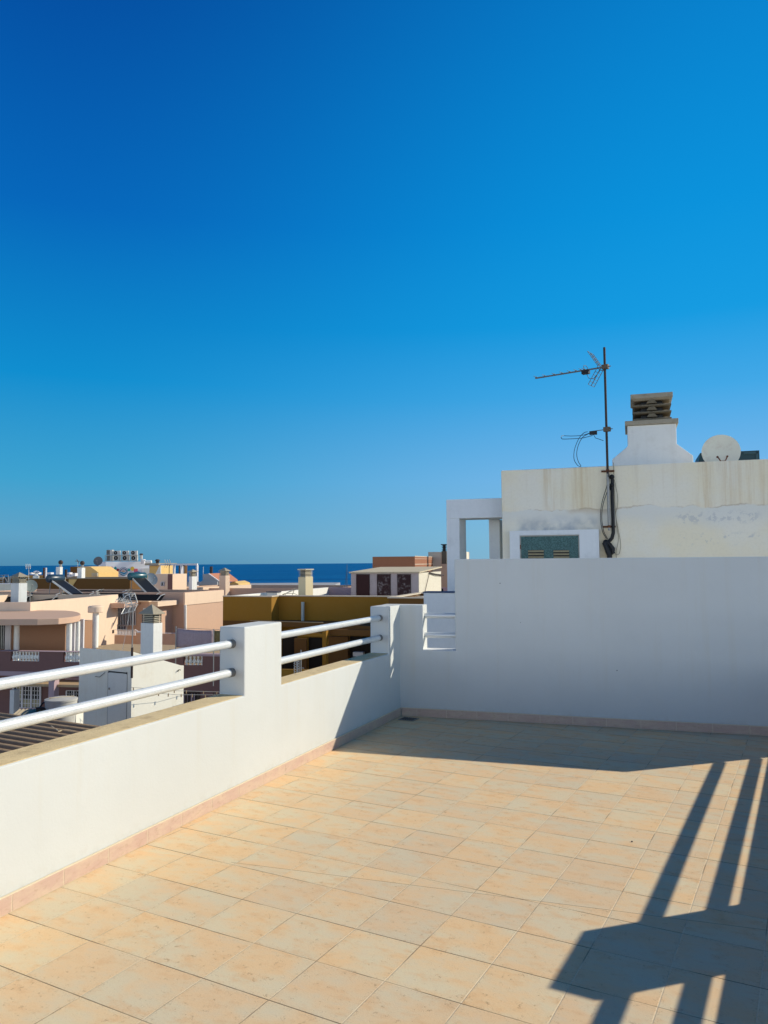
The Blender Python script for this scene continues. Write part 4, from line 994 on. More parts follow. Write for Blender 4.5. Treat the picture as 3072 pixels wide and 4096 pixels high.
# ---- grey gable house
dG = 82; gr = Face(W(805, 2330, dG), D(95))
gh = thing('gable_house', W(835, 2345, dG) - UP * 6, 'grey gabled house with a terracotta roof slope against the sea', 'building')
P = [gr.at(*p) for p in ((796, 2332), (811, 2321), (811, 2296), (835, 2295), (876, 2325), (876, 2420), (796, 2420))]
MB().prism(P, -gr.n * 4).build('wall', grey_h, gh)
MB().prism([gr.at(834, 2293.5, .2), gr.at(877, 2324, .2), gr.at(877, 2327.5, .2), gr.at(834, 2297, .2)], gr.n * -.25).build('verge', frame_w, gh)
a, b = gr.at(836, 2294), gr.at(878, 2325); MB().prism([a, b, b - UP * .15, a - UP * .15], -gr.n * 7).build('roof', redroof, gh)
q = gr.at(845, 2297, -2); MB().tube(q - UP * .3, q + UP * .85, .16, 10).build('flue', mast_m, gh); 
k = MB(); gr.rect(k, 750, 2327, 876, 2339, .6, -.3); one(k, 'garden_wall', grey_h, 'long pale grey wall in front of the grey gabled house', 'wall')
q = gr.at(813, 2295, 0); one(MB().tube(q, gr.at(813.5, 2267, 0), .03, 5), 'whip_aerial', alu, 'thin white whip aerial on the grey gabled house', 'antenna')
f7 = Face(W(935, 2330, 88), D(95)); k = MB().prism([f7.at(*p) for p in ((916, 2332), (932, 2326), (954, 2335), (954, 2400), (916, 2400))], -f7.n * 5)
one(k, 'small_house', ochre_l, 'tiny yellow gable end peeping over the long rose roof', 'building')
# ---- white pergola
dP = 86; pf = Face(W(700, 2258, dP), D(96)); pg = thing('pergola', W(700, 2300, dP) - UP * 4, 'white pergola frame standing against the sea', 'pergola')
k = MB(); pf.rect(k, 640, 2255, 788, 2261, 0, .35); k.build('beam', frame_w, pg)
for x0, x1 in ((691, 695), (720, 724), (783.5, 787.5)):
    k = MB(); pf.rect(k, x0, 2261, x1, 2420, -.02, .4); k.build('post', frame_w, pg)
k = MB(); pf.rect(k, 695, 2262, 720, 2400, -1.5, 2.2); k.build('back_wall', ochre_d, pg)
k = MB(); pf.rect(k, 708, 2265, 716, 2400, -1.4, 1.49); k.build('door', frame_w, pg)
f8 = Face(W(620, 2262, 92), D(96)); k = MB().prism([f8.at(*p) for p in ((598, 2262), (644, 2262), (644, 2440), (598, 2440))], -f8.n * 4)
yb = thing('yellow_house', f8.at(620, 2440), 'yellow rendered house beside the mural building', 'building'); k.build('wall', ochre_l, yb)
k = MB(); f8.rect(k, 590, 2253, 645, 2261, .8, 5); k.build('roof_slab', conc, yb)
k = MB().prism([f8.at(*p, .1) for p in ((622, 2298), (638, 2264), (644, 2264), (644, 2298))], f8.n * .1); k.build('stair_side', chim_w, yb)
q = W(677, 2260, 70)
an = thing('roof_antenna', V((*q.xy, -1.)), 'small white rod aerial before the pergola beam', 'antenna', 'small rooftop aerials')
k = MB().tube(V((*q.xy, -1.)), q, .03, 6); k.build('mast', mast_m, an)
k = MB(); k.tube(W(657, 2257, 70), W(682, 2258, 70), .05, 6)
for x in (664, 673, 683): k.tube(W(x, 2256, 70), W(x - 5, 2239, 70.5), .035, 5); k.tube(W(x, 2258, 70), W(x - 8, 2270, 71), .02, 5)
k.build('rods', alu, an)
# ---- mural building
dM = 98
mur, mR, mL = pxblock('mural_building', 423, 2247, dM, 64, 395, 597, -9.9, mat('mural_white', (.80, .80, .80), .85, .03, .1, (.6, .6, .6)), roof_g, 'white building with a colourful geometric beach mural and a rooftop full of fan units', 'building', para=.25, azL=-40)
def fm_px(X, Y): return 380 + X / 6.9125, 2180 + Y / 6.9125
def flat(pts, m_, nm, o=.03, par=mur):
    P = [mR.at(*fm_px(*p), o) for p in pts]; return MB().prism(P, mR.n * -.025).build(nm, m_, par)
def circ(cx_, cy_, r, a0=0, a1=360, n=28): return [(cx_ + r * math.cos(math.radians(a0 + (a1 - a0) * i / n)), cy_ + r * math.sin(math.radians(a0 + (a1 - a0) * i / n))) for i in range(n + (0 if a1 - a0 == 360 else 1))]
def M_(nm, c): return mat('mural_' + nm, c, .8, .03, bump=0)
pk, dk, te_, rd_, bl_, yl, rs, nv, gy, orr = M_('pink', (.62, .44, .48)), M_('dark', (.06, .05, .09)), M_('teal', (.03, .36, .34)), M_('red', (.32, .01, .02)), M_('blue', (.03, .32, .52)), M_('yellow', (.70, .45, .07)), M_('rose', (.62, .12, .16)), M_('navy', (.03, .05, .12)), M_('lilac', (.55, .46, .50)), M_('orange', (.72, .42, .22))
wh = MATS['mural_white']
flat([(345, 592), (498, 592), (498, 738), (345, 738)], pk, 'pink_square', .03)
flat([(345, 640)] + [(345 + 105 * math.sin(math.radians(a)), 738 - 98 * math.cos(math.radians(a))) for a in range(10, 91, 10)] + [(345, 738)], dk, 'dark_quarter_disc', .06)
flat([(563, 595), (608, 642), (565, 692), (515, 640)], te_, 'teal_diamond')
flat(circ(629, 689, 38), rd_, 'red_disc'); flat(circ(556, 768, 63), bl_, 'blue_disc'); flat([(495, 766), (617, 780), (617, 788), (495, 774)], wh, 'white_wave', .06)
flat([(905, 657), (977, 657), (977, 724), (905, 724)], te_, 'teal_square'); flat(circ(1034, 656, 56), yl, 'yellow_disc'); flat([(1076, 657), (1182, 657), (1182, 752), (1076, 752)], rs, 'rose_square', .035)
flat(circ(1005, 790, 62, 180, 360), gy, 'lilac_half_disc'); flat([(1085, 760), (1120, 738), (1175, 730), (1230, 740), (1270, 775), (1270, 800), (1085, 800)], M_('deep_blue', (.04, .12, .28)), 'blue_wave', .04)
for i, (r, m_, nm) in enumerate(((120, nv, 'emblem_ring'), (110, wh, 'emblem_ring'), (100, wh, 'emblem_ring'))): flat(circ(784, 731, r), m_, nm, .03 + i * .012)
for i, (r, m_, nm) in enumerate(((98, nv, 'sun_ray_arc'), (78, wh, 'sun_ray_arc'), (70, gy, 'sun_ray_arc'), (54, wh, 'sun_ray_arc'), (44, orr, 'sun_disc'))): flat(circ(784, 742, r, 180, 360), m_, nm, .07 + i * .012)
flat([(690, 752), (720, 742), (760, 752), (800, 768), (840, 752), (882, 748), (880, 770), (840, 800), (800, 812), (760, 795), (720, 778), (690, 778)], bl_, 'wave', .075)
flat([(695, 790), (730, 800), (780, 825), (830, 822), (860, 805), (835, 835), (784, 845), (735, 832)], bl_, 'wave', .075)
k = MB(); mR.rect(k, *fm_px(1350, 645), *fm_px(1500, 885), .1, -.001); k.build('door', grey_p, mur)
k = MB(); mR.rect(k, *fm_px(1290, 645), *fm_px(1345, 780), .1, -.001); k.build('notice_board', frame_w, mur)
zR = mR.K.z
# fan units on their rack
K9 = mR.K + mR.d * 0
rk = thing('unit_rack', W(*fm_px(800, 455), dM + 1.5), 'grey steel rack carrying the fan units above the mural', 'rack')
fr_ = Face(W(*fm_px(500, 450), dM + 1.6), D(92)); k = MB()
for Y in (282, 432): fr_.rect(k, *fm_px(295, Y), *fm_px(1168, Y + 9), .25, .3)
for X in (300, 465, 490, 690, 735, 935, 975, 1160): fr_.rect(k, *fm_px(X, 282), *fm_px(X + 8, 462), .24, -.18)
k.build('frame', galv, rk)
fu = None
def fan_unit(X0, Y0, X1, Y1, lab, d_off=0):
    a = fr_.at(*fm_px(X0, Y0)); b = fr_.at(*fm_px(X1, Y1)); w_ = abs((b - a).dot(fr_.d)); h_ = a.z - b.z
    o = V((a.x, a.y, b.z)); t = thing('fan_unit', o, lab, 'air conditioner', 'outdoor fan units in two tiers above the mural')
    MB().frame(o, fr_.d * w_, -fr_.n * .32, UP * h_).build('casing', ac_m, t)
    cc = o + fr_.d * w_ * .38 + UP * h_ * .5 + fr_.n * .01
    g = MB().lathe(cc - fr_.n * .008, [(h_ * .43, 0), (h_ * .43, .02)], 20, fr_.n).build('fan_grille', black_m, t)
    MB().lathe(cc + fr_.n * .012, [(h_ * .10, 0), (h_ * .08, .02)], 10, fr_.n).build('fan_hub', alu, g)
    return t
for X0, X1, nm in ((500, 682, 'leftmost'), (745, 918, 'middle'), (985, 1158, 'rightmost')):
    fan_unit(X0, 158, X1, 275, 'upper tier fan unit, %s of the three facing the terrace' % nm)
    fan_unit(X0 + 10, 293, X1 + 10, 425, 'lower tier fan unit, %s of the three facing the terrace' % nm)
for i, (Y0, Y1, nm) in enumerate(((135, 272, 'upper'), (290, 430, 'lower'))):
    a = fr_.at(*fm_px(318, Y0)); b = fr_.at(*fm_px(455, Y1)); o = V((a.x, a.y, b.z)); h_ = a.z - b.z
    t = thing('fan_unit', o, '%s of the two finned units turned sideways at the left end of the rack' % nm, 'air conditioner', 'outdoor fan units in two tiers above the mural')
    MB().frame(o, fr_.d * .75, -fr_.n * .6, UP * h_).build('casing', ac_m, t)
    k = MB()
    for j in range(5): k.frame(o + fr_.d * (.03 + j * .09) + fr_.n * .001, fr_.d * .05, fr_.n * .02, UP * h_ * .96)
    k.build('fins', black_m, t); t.children[-1]['kind'] = 'stuff'
# roof vent tower
for (X0, Y0, X1, Y1, nm, lb, m_) in ((1228, 235, 1330, 390, 'roof_vent', 'square roof vent with a dark rim right of the fan units', ac_m), (1250, 395, 1405, 520, 'roof_vent', 'low round capped roof vent below the square one', frame_w)):
    a = fr_.at(*fm_px(X0, Y0)); b = fr_.at(*fm_px(X1, Y1)); w_ = abs((b - a).dot(fr_.d)); o = V(((a.x + b.x) / 2, a.y, b.z)); h_ = a.z - b.z
    t = thing(nm, o, lb, 'vent', 'roof vents on the mural building'); MB().lathe(o, [(w_ * .36, 0), (w_ * .36, h_ * .72)], 8).build('shaft', m_, t); MB().lathe(o + UP * h_ * .74, [(w_ * .5, 0), (w_ * .5, h_ * .08), (w_ * .34, h_ * .26)], 16).build('cap', mast_m if nm == 'roof_vent' and X0 == 1228 else frame_w, t)
a = W(*fm_px(1405, 478), dM); b = W(*fm_px(1560, 478), dM); one(MB().tube(a, b, .28, 10), 'roof_duct', chim_w, 'pale horizontal duct on the roof right of the fan units', 'duct')
q = fm_px(1560, 470); one(MB().lathe(W(630, 2256, dM), [(.22, 0), (.22, .35), (.34, .4), (.2, .6)], 10), 'roof_cowl', mast_m, 'dark round cowl at the end of the pale duct', 'vent')
# small white block and round dish left of the mural
wb, _, _ = pxblock('roof_cabin', 421, 2267, 96, 17, 394, 424, -9.9, white_b, roof_g, 'small white cabin carrying the round grey dish left of the mural', para=0)
dish(W(392, 2244, 95.5), .56, D(200) * .9 + D(110) * .4 + UP * .25, 'round grey satellite dish left of the mural building', dish_g, foot=V((*W(405, 2267, 96).xy, W(405, 2267, 96).z)))
# ---- ochre long building in front of it
oc, oR, oL = pxblock('ochre_block', 520, 2314, 74, 10, -150, 640, -9.9, ochre_d, roof_g, 'long dark ochre block running below the mural building', para=.2, cop=conc)
k = MB().prism([oL.at(*p, .05) for p in ((276, 2317), (309, 2317), (289, 2348), (276, 2348))], oL.n * .05); k.build('render_patch', ochre_l, oc)
oc2, _, _ = pxblock('brown_block', 182, 2301, 79, 10, 95, 200, -9.9, mat('brown_render', (.42, .22, .06), .85), roof_g, 'brown roof block with white pipes left of the white cowl chimneys', para=.1)
# white things on that roof
def cowl_chimney(x0, xm, x1, y0, d_, lab):
    K = W(xm, y0, d_); t, a, b = block('cowl_chimney', K, 30, abs(col_on(K, D(-60), x0, y0)), abs(col_on(K, D(30), x1, y0)), K.z - 2.5, chim_w, chim_w, lab, 'chimney', 'white chimneys with ball cowls', para=0)
    c = K + D(30) * .3 + D(-60) * .3; MB().tube(c, c + UP * .3, .14, 8).build('cowl_neck', galv, t); MB().ball(c + UP * .48, .24, 12).build('cowl', mast_m, t)
cowl_chimney(224, 240, 251, 2268, 80, 'white chimney with a dark ball cowl left of the yellow wedge house')
cowl_chimney(309, 327, 341, 2271, 80, 'white chimney with a dark ball cowl before the yellow wedge house')
yw = Face(W(340, 2290, 90), D(97)); t = thing('wedge_house', yw.at(340, 2400), 'yellow house with a wedge shaped sloping top left of the mural', 'building')
MB().prism([yw.at(*p) for p in ((282, 2267), (282, 2410), (394, 2410), (394, 2290), (362, 2267), (345, 2265.5))], -yw.n * 5).build('wall', ochre_l, t)
MB().prism([yw.at(*p, .05) for p in ((282, 2267), (282, 2330), (310, 2330), (310, 2267))], yw.n * .05).build('painted_shade_return', ochre_d, t)  # shade at the left end painted as a dark ochre panel
k = MB()
for y in (2292, 2297, 2302): yw.rect(k, 370, y, 393, y + 3, .25, 0)
k.build('louvre', louv_l, t)
def small_ant(px, y0, y1, d_, lab):
    q = W(px, y0, d_); b = W(px, y1, d_); t = thing('roof_antenna', b, lab, 'antenna', 'small rooftop aerials'); MB().tube(b, q, .025, 6).build('mast', alu, t); return q, t
q, t = small_ant(115, 2268, 2318, 70, 'small aerial with three white rods at the left, against the sea')
k = MB(); k.tube(q - V((.3, 0, 0)), q + V((.2, 0, 0)), .035, 5)
for x in (-.22, -.04, .14): k.tube(q + V((x, 0, -.18)), q + V((x - .05, 0, .28)), .03, 5)
k.build('rods', alu, t)
q, t = small_ant(311, 2245, 2268, 80, 'tiny red aerial on the wedge house chimney'); k = MB(); k.tube(q - V((.25, 0, -.02)), q + V((.25, 0, 0)), .03, 5); k.tube(q - V((.1, 0, -.2)), q + V((.1, 0, -.2)), .03, 5); k.build('rods', rust, t)
for (x, w_, y0, y1, m_, lb, nm) in ((176, .14, 2271, 2313, rust, 'rusty half of a pair of thin flue pipes', 'flue_pipe'), (183, .12, 2271, 2311, frame_w, 'white half of a pair of thin flue pipes', 'flue_pipe'), (263.5, .16, 2278, 2313, mast_m, 'short dark flue pipe between the cowl chimneys', 'flue_pipe')):
    b = W(x, y1, 73); one(MB().lathe(b, [(w_ * .75, 0), (w_ * .75, W(x, y0, 73).z - b.z)], 10), nm, m_, lb, 'pipe', 'thin flue pipes')
b = W(144, 2313, 73); t = thing('turbine_vent', b, 'small white mushroom capped vent left of the flue pipes', 'vent')
MB().lathe(b, [(.28, 0), (.28, .2), (.13, .3), (.13, .5)], 12).build('neck', chim_w, t); MB().lathe(b + UP * .5, [(.26, 0), (.34, .05), (.2, .16), (.02, .2)], 14).build('cap', frame_w, t)
k = MB()
for x, w_ in ((128, 9), (153, 14), (200, 20), (275, 20)): q = W(x, 2297, 76); k.cbox(q, (w_ * .025, .5, .18), 10)
one(k, 'pipe_run', frame_w, 'row of small white pipe boxes along the brown roof', 'pipes')
k = MB(); q = W(285, 2308, 76)
for i in range(4): k.cbox(W(275 + i * 9, 2309 - i * 1.5, 76), (.2, .5, .22 + .08 * (i % 2)), 10)
one(k, 'roof_fittings', frame_w, 'cluster of small white roof fittings between the cowl chimneys', 'roof fittings')
# left rack
dk_ = 66; t = thing('roof_rack', W(15, 2338, dk_), 'grey metal stair rack on the roof at the far left edge', 'rack'); k = MB()
fk2 = Face(W(0, 2338, dk_), D(97))
for x in (-12, 12): k.tube(fk2.at(x, 2338), fk2.at(x, 2300), .04, 5)
for y in (2302, 2310, 2318, 2326, 2333): k.tube(fk2.at(-12, y), fk2.at(12, y), .03, 5)
k.tube(fk2.at(14, 2300), fk2.at(33, 2300), .03, 5); k.tube(fk2.at(33, 2300), fk2.at(33, 2330), .03, 5); k.tube(fk2.at(14, 2300), fk2.at(31, 2330), .035, 5); k.build('frame', galv, t)
k = MB(); fk2.rect(k, 16, 2308, 31, 2337, -.1, .4); k.build('panel', mat('slate_panel', (.05, .07, .09), .7), t)
lc, _, _ = pxblock('cream_roof_house', 60, 2337, 64, 10, -200, 100, -9.9, cream, roof_g, 'cream house roof edge behind the leftmost white chimney', para=.1, cop=frame_w)
# more roofs beyond, low, closing the view towards the sea
# ================================================================== OCHRE HOUSE (centre)
dO = 42
K = W(1086, 2388, dO)
oh = thing('ochre_house', V((*W(1250, 2388, 44).xy, -9.9)), 'dark ochre house with a shaded courtyard porch beyond the railing', 'building')
f1 = Face(K, D(-72)); w1 = abs(f1.t(892, 2386)); w0 = 1.5
K2 = K + D(16) * abs(col_on(K, D(16), 1115, 2388))
f2 = Face(K2, D(108)); w2 = f2.t(1900, 2386)
def wallseg(A, B, th, z0, z1, m, nm, par=oh):
    d = (B - A); d.z = 0; n = V((d.y, -d.x, 0)).normalized() * th
    if (A - EYE).dot(n) < 0: n = -n
    return MB().frame(V((A.x, A.y, z0)), d, n, UP * (z1 - z0)).build(nm, m, par)
zo = K.z
# one continuous wall, stepped in plan
f1e = K + f1.d * w1
P = [f1e, K, K2, K2 + f2.d * w2]
P2 = [x + D(17) * .35 + (V((0, 0, 0)) if i < 1 else D(-72) * (.3 if i in (1, 2) else 0)) for i, x in enumerate(P)]
mb = MB().prism([V((x.x, x.y, -9.9)) for x in P + P2[::-1]], UP * (9.9 + zo)); mb.build('wall', ochre, oh)
mb = MB().prism([V((x.x, x.y, zo + .002)) for x in [P[0] - D(17) * .05, P[1] - D(17) * .05 + D(108) * .05, P[2] - D(17) * .05 + D(108) * .05, P[3] - D(17) * .05] + P2[::-1]], UP * .05); mb.build('coping', mat('pale_coping', (.62, .52, .38), .9), oh)
# canopy slab and porch
zc_ = f2.at(1211, 2487).z
cf = V((*W(1125, 2488, 40).xy, 0)); 
zc_ = W(1200, 2490, 41).z
cA = onz(1000, 2484, zc_); f1e = K + f1.d * w1; cB = onz(1122, 2487, zc_); cC = onz(1290, 2492, zc_); cD = onz(1700, 2520, zc_)
back = f2.K - f2.n * .1
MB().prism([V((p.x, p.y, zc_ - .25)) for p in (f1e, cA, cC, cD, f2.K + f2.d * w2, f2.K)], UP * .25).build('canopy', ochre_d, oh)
k = MB(); e = (cC - cA).normalized(); k.prism([V((p.x, p.y, zc_ + .004)) for p in (cA, cC, cC + UP * 0 + D(17) * .25, cA + D(17) * .25)], UP * .03); k.build('canopy_edge', terr_m, oh)
q = onz(1297, 2520, zc_ - .25); zq = -5.2
fp2 = Face(W(1300, 2560, 38), D(107)); 
k = MB(); fp2.rect(k, 1289, 2500, 1305, 2720, 0, .3); k.build('column', ochre, oh)
k = MB(); fp2.rect(k, 1160, 2532, 1289, 2547, -.01, .2); k.build('beam', ochre, oh)
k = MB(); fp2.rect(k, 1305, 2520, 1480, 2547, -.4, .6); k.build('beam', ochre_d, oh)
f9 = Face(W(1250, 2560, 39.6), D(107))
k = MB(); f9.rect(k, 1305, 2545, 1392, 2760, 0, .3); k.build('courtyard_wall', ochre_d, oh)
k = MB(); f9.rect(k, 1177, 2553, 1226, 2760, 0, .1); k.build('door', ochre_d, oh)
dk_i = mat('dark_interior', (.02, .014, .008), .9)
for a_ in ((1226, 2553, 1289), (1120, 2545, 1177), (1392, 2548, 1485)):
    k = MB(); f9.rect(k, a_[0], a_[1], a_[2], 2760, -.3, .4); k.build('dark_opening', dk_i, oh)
k = MB(); f9.rect(k, 1425, 2604, 1464, 2622, .5, -.2); one(k, 'wall_unit', ac_m, 'pale air conditioner casing in the dark opening of the ochre house', 'air conditioner')
f10 = Face(W(1180, 2680, 30), D(100)); k = MB(); f10.rect(k, 1000, 2675, 1240, 2900, 0, .12); one(k, 'ochre_garden_wall', ochre, 'ochre wall top low in the gap under the railing', 'wall')
q = f2.at(1211, 2408, .25); q0_ = f2.at(1211, 2490, .25)
one(MB().tube(V((q.x, q.y, q0_.z)), q, .09, 10), 'vent_pipe', mat('grey_plastic_pipe', (.38, .42, .38), .6), 'upright pale grey vent pipe before the ochre wall', 'pipe')
# lattice aerial
la = thing('lattice_aerial', W(1200, 2720, 27), 'small lattice aerial on a thin pole low under the railing', 'antenna')
MB().tube(W(1204, 2760, 27), W(1204, 2600, 27), .022, 6).build('pole', galv, la)
k = MB()
for i in range(7):
    y = 2640 + i * 10; k.tube(W(1186, y, 27), W(1194, y + 5, 27), .014, 5); k.tube(W(1194, y + 5, 27), W(1188, y + 9, 27), .014, 5); k.tube(W(1175, y + 3, 27.2), W(1182, y + 7, 27.2), .012, 5); k.tube(W(1182, y + 7, 27.2), W(1176, y + 11, 27.2), .012, 5)
k.tube(W(1186, 2636, 27), W(1188, 2720, 27), .01, 5); k.tube(W(1196, 2636, 27), W(1198, 2720, 27), .01, 5); k.tube(W(1198, 2672, 27), W(1216, 2672, 27), .012, 5)
k.build('lattice', alu, la)
# right lower segment
k3, s3R, s3L = pxblock('ochre_annex', 1700, 2394, 36, 17, 1554, 1800, -9.9, ochre_d, roof_g, 'narrow dark ochre annex behind the corner post of the terrace', para=.25, cop=MATS['pale_coping'])
# ---- pale roof behind the ochre house (parapets)
zD = W(1000, 2378, 46.5).z
wr = thing('pale_roof_house', V((*W(1250, 2360, 52).xy, -9.9)), 'pale flat roofed house with white parapets behind the ochre house', 'building')
A_ = onz(930, 2383, zD); B_ = onz(1314, 2349.5, zD); E_ = onz(1900, 2350, zD)
wallseg(A_, B_, -.25, -9.9, zD, chim_w, 'parapet', wr); 
wallseg(B_, E_, .25, -9.9, zD, mauve_l, 'parapet', wr)  # same white parapet, its shade painted in as a mauve colour
k = MB().prism([V((p.x, p.y, zD - .9)) for p in (A_, B_, E_, onz(1900, 2374, zD))], UP * .02); k.build('roof', roof_g, wr)
q = W(1095, 2378, 47); k = MB(); k.cbox(q - UP * .3, (.66, .5, .42), 17); t = thing('roof_hatch', q - UP * .3, 'grey box hatch with a dark flat lid on the pale roof', 'hatch')
k.build('box', grey_p, t); MB().cbox(q + UP * .125, (.74, .6, .07), 17).build('lid', mat('slate_lid', (.07, .07, .085), .8), t)
# rack frame
ra = thing('lounger_frame', W(1155, 2388, 48), 'folded metal chair frame leaning on the pale roof', 'chair frame')
k = MB(); g3 = lambda x, y, o=0: W(x, y, 48 + o)
for a, b in (((1123, 2385), (1180, 2353)), ((1180, 2353), (1168, 2382)), ((1130, 2378), (1190, 2356)), ((1138, 2374), (1178, 2374)), ((1178, 2374), (1190, 2380)), ((1140, 2374), (1145, 2386)), ((1170, 2374), (1170, 2386))): k.tube(g3(*a), g3(*b, .2), .02, 5)
k.build('frame', louv_l, ra); 
K = W(1222, 2308, 49); louvre_chimney(K, 33, abs(col_on(K, D(-57), 1193, 2308)), abs(col_on(K, D(33), 1252, 2308)), zD - 1, 'cream chimney with five flat louvre slats against the sea', mat('cream_chimney', (.72, .60, .36), .85, .04), 5, .44, slm=louv_l)
q = W(1388, 2258, 62); b = W(1388, 2349, 62); t = thing('guyed_pole', b, 'very thin guyed aerial pole rising against the sea', 'antenna', None)
MB().tube(b, q, .03, 6).build('pole', mat('grey_blue_pole', (.12, .2, .28), .6), t); MB().tube(q - UP * .3, W(1378, 2349, 62), .012, 4).build('guy_wire', MATS['grey_blue_pole'], t); MB().tube(q - UP * .6, W(1381, 2349, 62), .012, 4).build('guy_wire', MATS['grey_blue_pole'], t)
# ---- shed with three openings
ps, pR, pL_ = pxblock('rooftop_shed', 1673, 2292, 44, 14, 1404, 1762, -9.9, mat('shed_pink', (.50, .42, .39), .88, .06, .3, (.35, .27, .22), 2.), cream, 'pale rooftop shed with three dark doorways and a cream flat roof', para=0)
shed_roof = mat('shed_roof', (.60, .50, .33), .9, .12, .4, (.4, .3, .18), 2.)
Ks = V(ps['_K'])
k = MB(); a0, a1 = pL_.t(1404, 2300), 0; wr_ = pR.t(1762, 2290)
k.prism([Ks + pL_.n * .12 + pR.n * .1 + UP * .003, Ks + pL_.d * (a0 + .1) + pL_.n * .12 + UP * .003, Ks + pL_.d * (a0 + .1) + pR.d * wr_ + UP * .25, Ks + pR.d * wr_ + pR.n * .1 + UP * .25], UP * .07); k.build('roof', shed_roof, ps)
k = MB(); k.frame(V((Ks.x, Ks.y, -1.6)) + pR.n * .004, pR.d * wr_, pR.n * .03, UP * (Ks.z + 1.6)); k.build('side_wall', mat('side_render', (.68, .61, .47), .88, .05, .5, (.50, .40, .26), 3., streak=.3), ps)
for x0, x1, m_ in ((1427, 1478, door_r), (1510, 1562, door_s), (1591, 1643, door_s)):
    k = MB(); pL_.rect(k, x0, 2299, x1, 2420, .03, -.002); dd_ = k.build('door', m_, ps)
    k = MB(); pL_.rect(k, x0 - 1.5, 2298, x0, 2420, .05, -.0); pL_.rect(k, x1, 2298, x1 + 1.5, 2420, .05, -.0); pL_.rect(k, x0 - 1.5, 2296.5, x1 + 1.5, 2298.5, .052, 0); k.build('frame', mast_m, dd_)
k = MB(); k.path([pR.at(1718, 2290, .1), pR.at(1740, 2296, .1), pR.at(1775, 2300, .1)], .03, 5); k.path([pR.at(1718, 2292, .1), pR.at(1742, 2301, .1), pR.at(1775, 2303, .1)], .02, 5); k.path([pR.at(1718, 2290, .1), pR.at(1698, 2375, .1)], .02, 5); one(k, 'slack_cable', mast_m, 'dark slack cables across the lit end of the rooftop shed', 'cable')
# brick box
bk, kR, kL = pxblock('brick_structure', 1659, 2225.5, 55, 12, 1490, 1765, -9.9, brick_m, roof_g, 'brown brick rooftop structure behind the rooftop shed', para=.1)
k = MB()
for y in (2227, 2235.5, 2255.5): kR.rect(k, 1659, y, 1765, y + .9, .015, -.001)
k.build('mortar_line', mat('mortar', (.55, .42, .3), .9), bk)
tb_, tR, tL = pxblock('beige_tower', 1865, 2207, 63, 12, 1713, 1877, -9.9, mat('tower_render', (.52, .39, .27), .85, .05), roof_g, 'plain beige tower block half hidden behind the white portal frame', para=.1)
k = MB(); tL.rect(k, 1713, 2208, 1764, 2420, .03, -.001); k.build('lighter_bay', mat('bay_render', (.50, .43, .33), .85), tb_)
k = MB(); tR.rect(k, 1865, 2207.5, 1877, 2420, .02, -.001); k.build('painted_lit_return', cream, tb_)  # sunlit side painted as a cream panel over the tower wall
K = W(1785, 2205, 61); louvre_chimney(K, 12, abs(col_on(K, D(-78), 1766, 2205)), .6, K.z - 1, 'black louvred chimney top just left of the white portal', conc_d, 4, .50, slm=black_m)
# grey wall bits and low roofs to close gaps beyond
zf_ = 0
for i, (x0, x1, y, d_, m_, lb) in enumerate(((-300, 330, 2372, 84, pink_far, 'distant rose roofs at the far left'), (330, 760, 2345, 120, grey_h, 'distant grey flat roof below the pergola'), (740, 1320, 2352, 110, grey_h, 'distant grey roof just below the sea line'))):
    a, b = W(x0, y, d_), W(x1, y, d_); k = MB().frame(V((a.x, a.y, -9.9)), V((b.x - a.x, 0, 0)), V((0, 25, 0)), UP * (a.z + 9.9)); one(k, 'distant_house', m_, lb, 'building', 'distant flat roofed houses')
# ------------------------------------------------------------------ camera, sun, sky
cam = bpy.data.cameras.new('camera'); co = bpy.data.objects.new('camera', cam); COL.objects.link(co)
cam.sensor_fit = 'VERTICAL'; cam.sensor_height = 36; cam.lens = 36 * F / 4096; cam.clip_start = .05; cam.clip_end = 200000
right = V((cr, sr * sp, -sr * cp)); up = V((sr, -cr * sp, cr * cp)); fwd = V((0, cp, sp))
co.matrix_world = Matrix(((right.x, up.x, -fwd.x, 0), (right.y, up.y, -fwd.y, 0), (right.z, up.z, -fwd.z, H), (0, 0, 0, 1)))
SC.camera = co
AZ, EL = math.radians(72.5), math.radians(30)
sd = V((math.sin(AZ) * math.cos(EL), math.cos(AZ) * math.cos(EL), math.sin(EL)))
sl = bpy.data.lights.new('sun', 'SUN'); so = bpy.data.objects.new('sun', sl); COL.objects.link(so)
so.rotation_euler = sd.to_track_quat('Z', 'Y').to_euler(); sl.energy = 4.7; sl.angle = math.radians(.5); sl.color = (1, .93, .79)
w = bpy.data.worlds.new('World'); SC.world = w; w.use_nodes = True; nt = w.node_tree
bg = nt.nodes['Background']; sky = nt.nodes.new('ShaderNodeTexSky'); sky.sky_type = 'NISHITA'; sky.sun_disc = False
sky.sun_elevation = EL; sky.sun_rotation = AZ; sky.altitude = 20; sky.air_density = 1.0; sky.dust_density = .3; sky.ozone_density = 3.0
tc_ = nt.nodes.new('ShaderNodeTexCoord'); sx = nt.nodes.new('ShaderNodeSeparateXYZ'); nt.links.new(tc_.outputs['Generated'], sx.inputs[0])
el = nt.nodes.new('ShaderNodeMath'); el.operation = 'ARCSINE'; nt.links.new(sx.outputs[2], el.inputs[0])
em = nt.nodes.new('ShaderNodeMapRange'); em.inputs[2].default_value = PI / 2; nt.links.new(el.outputs[0], em.inputs[0])
def ramp_(stops):
    r = nt.nodes.new('ShaderNodeValToRGB'); nt.links.new(em.outputs[0], r.inputs[0]); e = r.color_ramp.elements
    for i, (deg, c) in enumerate(stops):
        x = e[i] if i < 2 else e.new(deg / 90)
        x.position = deg / 90; x.color = (*c, 1)
    return r
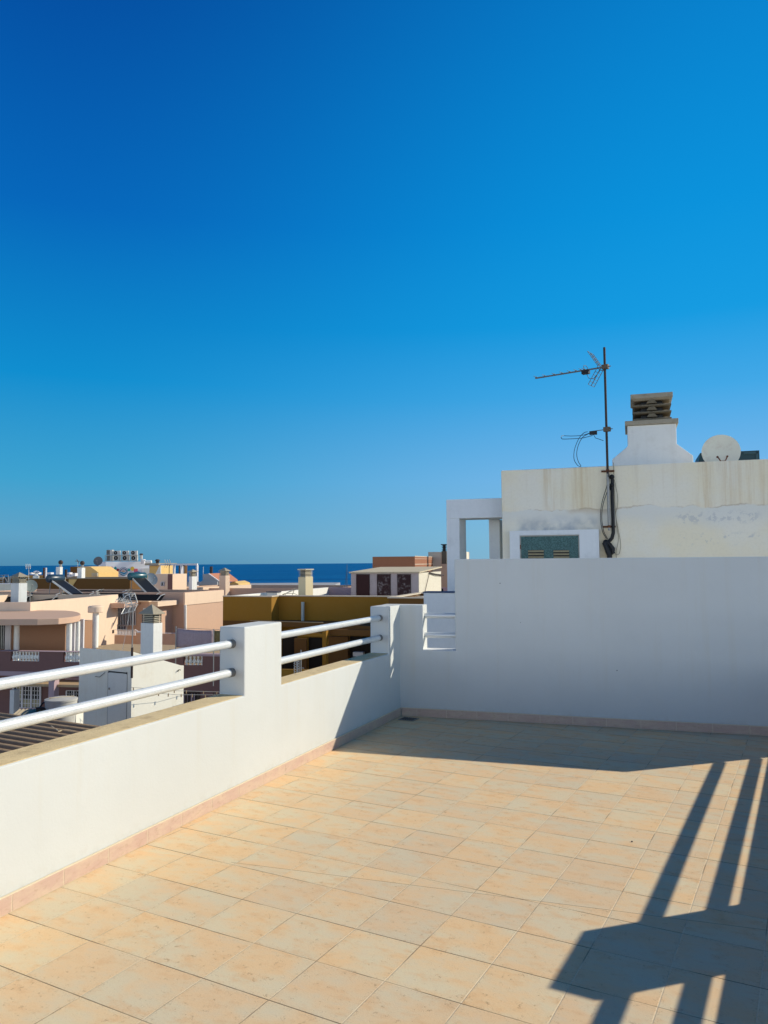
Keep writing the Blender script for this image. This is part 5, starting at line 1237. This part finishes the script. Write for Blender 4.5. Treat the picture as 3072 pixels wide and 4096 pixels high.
away = ramp_([(0, (.075, .26, .43)), (2, (.11, .36, .57)), (6, (.045, .36, .63)), (13, (.002, .27, .63)), (24, (.0, .135, .50)), (38, (.0, .068, .34)), (58, (.004, .035, .13)), (90, (.006, .025, .08))])
near = ramp_([(0, (.24, .50, .68)), (2, (.22, .50, .72)), (6, (.18, .47, .82)), (12, (.05, .39, .80)), (17, (.004, .33, .76)), (24, (.0, .29, .72)), (38, (.0, .21, .60)), (58, (.004, .035, .13)), (90, (.006, .025, .08))])
dt = nt.nodes.new('ShaderNodeVectorMath'); dt.operation = 'DOT_PRODUCT'; nt.links.new(tc_.outputs['Generated'], dt.inputs[0]); dt.inputs[1].default_value = (math.sin(AZ), math.cos(AZ), 0)
dm = nt.nodes.new('ShaderNodeMapRange'); dm.inputs[1].default_value = -.12; dm.inputs[2].default_value = .66; dm.interpolation_type = 'SMOOTHSTEP'; nt.links.new(dt.outputs['Value'], dm.inputs[0])
mx_ = nt.nodes.new('ShaderNodeMix'); mx_.data_type = 'RGBA'; nt.links.new(dm.outputs[0], mx_.inputs[0]); nt.links.new(away.outputs[0], mx_.inputs[6]); nt.links.new(near.outputs[0], mx_.inputs[7])
by = nt.nodes.new('ShaderNodeMapRange'); by.inputs[1].default_value = -.05; by.inputs[2].default_value = -.5; by.interpolation_type = 'SMOOTHSTEP'; nt.links.new(sx.outputs[1], by.inputs[0])  # pale low band behind the camera, added to brighten the shaded walls
bz = nt.nodes.new('ShaderNodeMapRange'); bz.inputs[1].default_value = .27; bz.inputs[2].default_value = .08; bz.interpolation_type = 'SMOOTHSTEP'; nt.links.new(sx.outputs[2], bz.inputs[0])
bm_ = nt.nodes.new('ShaderNodeMath'); bm_.operation = 'MULTIPLY'; nt.links.new(by.outputs[0], bm_.inputs[0]); nt.links.new(bz.outputs[0], bm_.inputs[1])
mh = nt.nodes.new('ShaderNodeMix'); mh.data_type = 'RGBA'; nt.links.new(bm_.outputs[0], mh.inputs[0]); nt.links.new(mx_.outputs[2], mh.inputs[6]); mh.inputs[7].default_value = (2.45, 2.75, 3.1, 1)
sc_ = nt.nodes.new('ShaderNodeVectorMath'); sc_.operation = 'SCALE'; sc_.inputs['Scale'].default_value = 10.0; nt.links.new(mh.outputs[2], sc_.inputs[0])
bl_ = nt.nodes.new('ShaderNodeMix'); bl_.data_type = 'RGBA'; bl_.inputs[0].default_value = .98; nt.links.new(sky.outputs[0], bl_.inputs[6]); nt.links.new(sc_.outputs[0], bl_.inputs[7])
nt.links.new(bl_.outputs[2], bg.inputs['Color']); bg.inputs['Strength'].default_value = .10
vs = SC.view_settings; vs.view_transform = 'Standard'; vs.look = 'None'; vs.exposure = 0.0; vs.gamma = 1
SC.cycles.max_bounces = 8
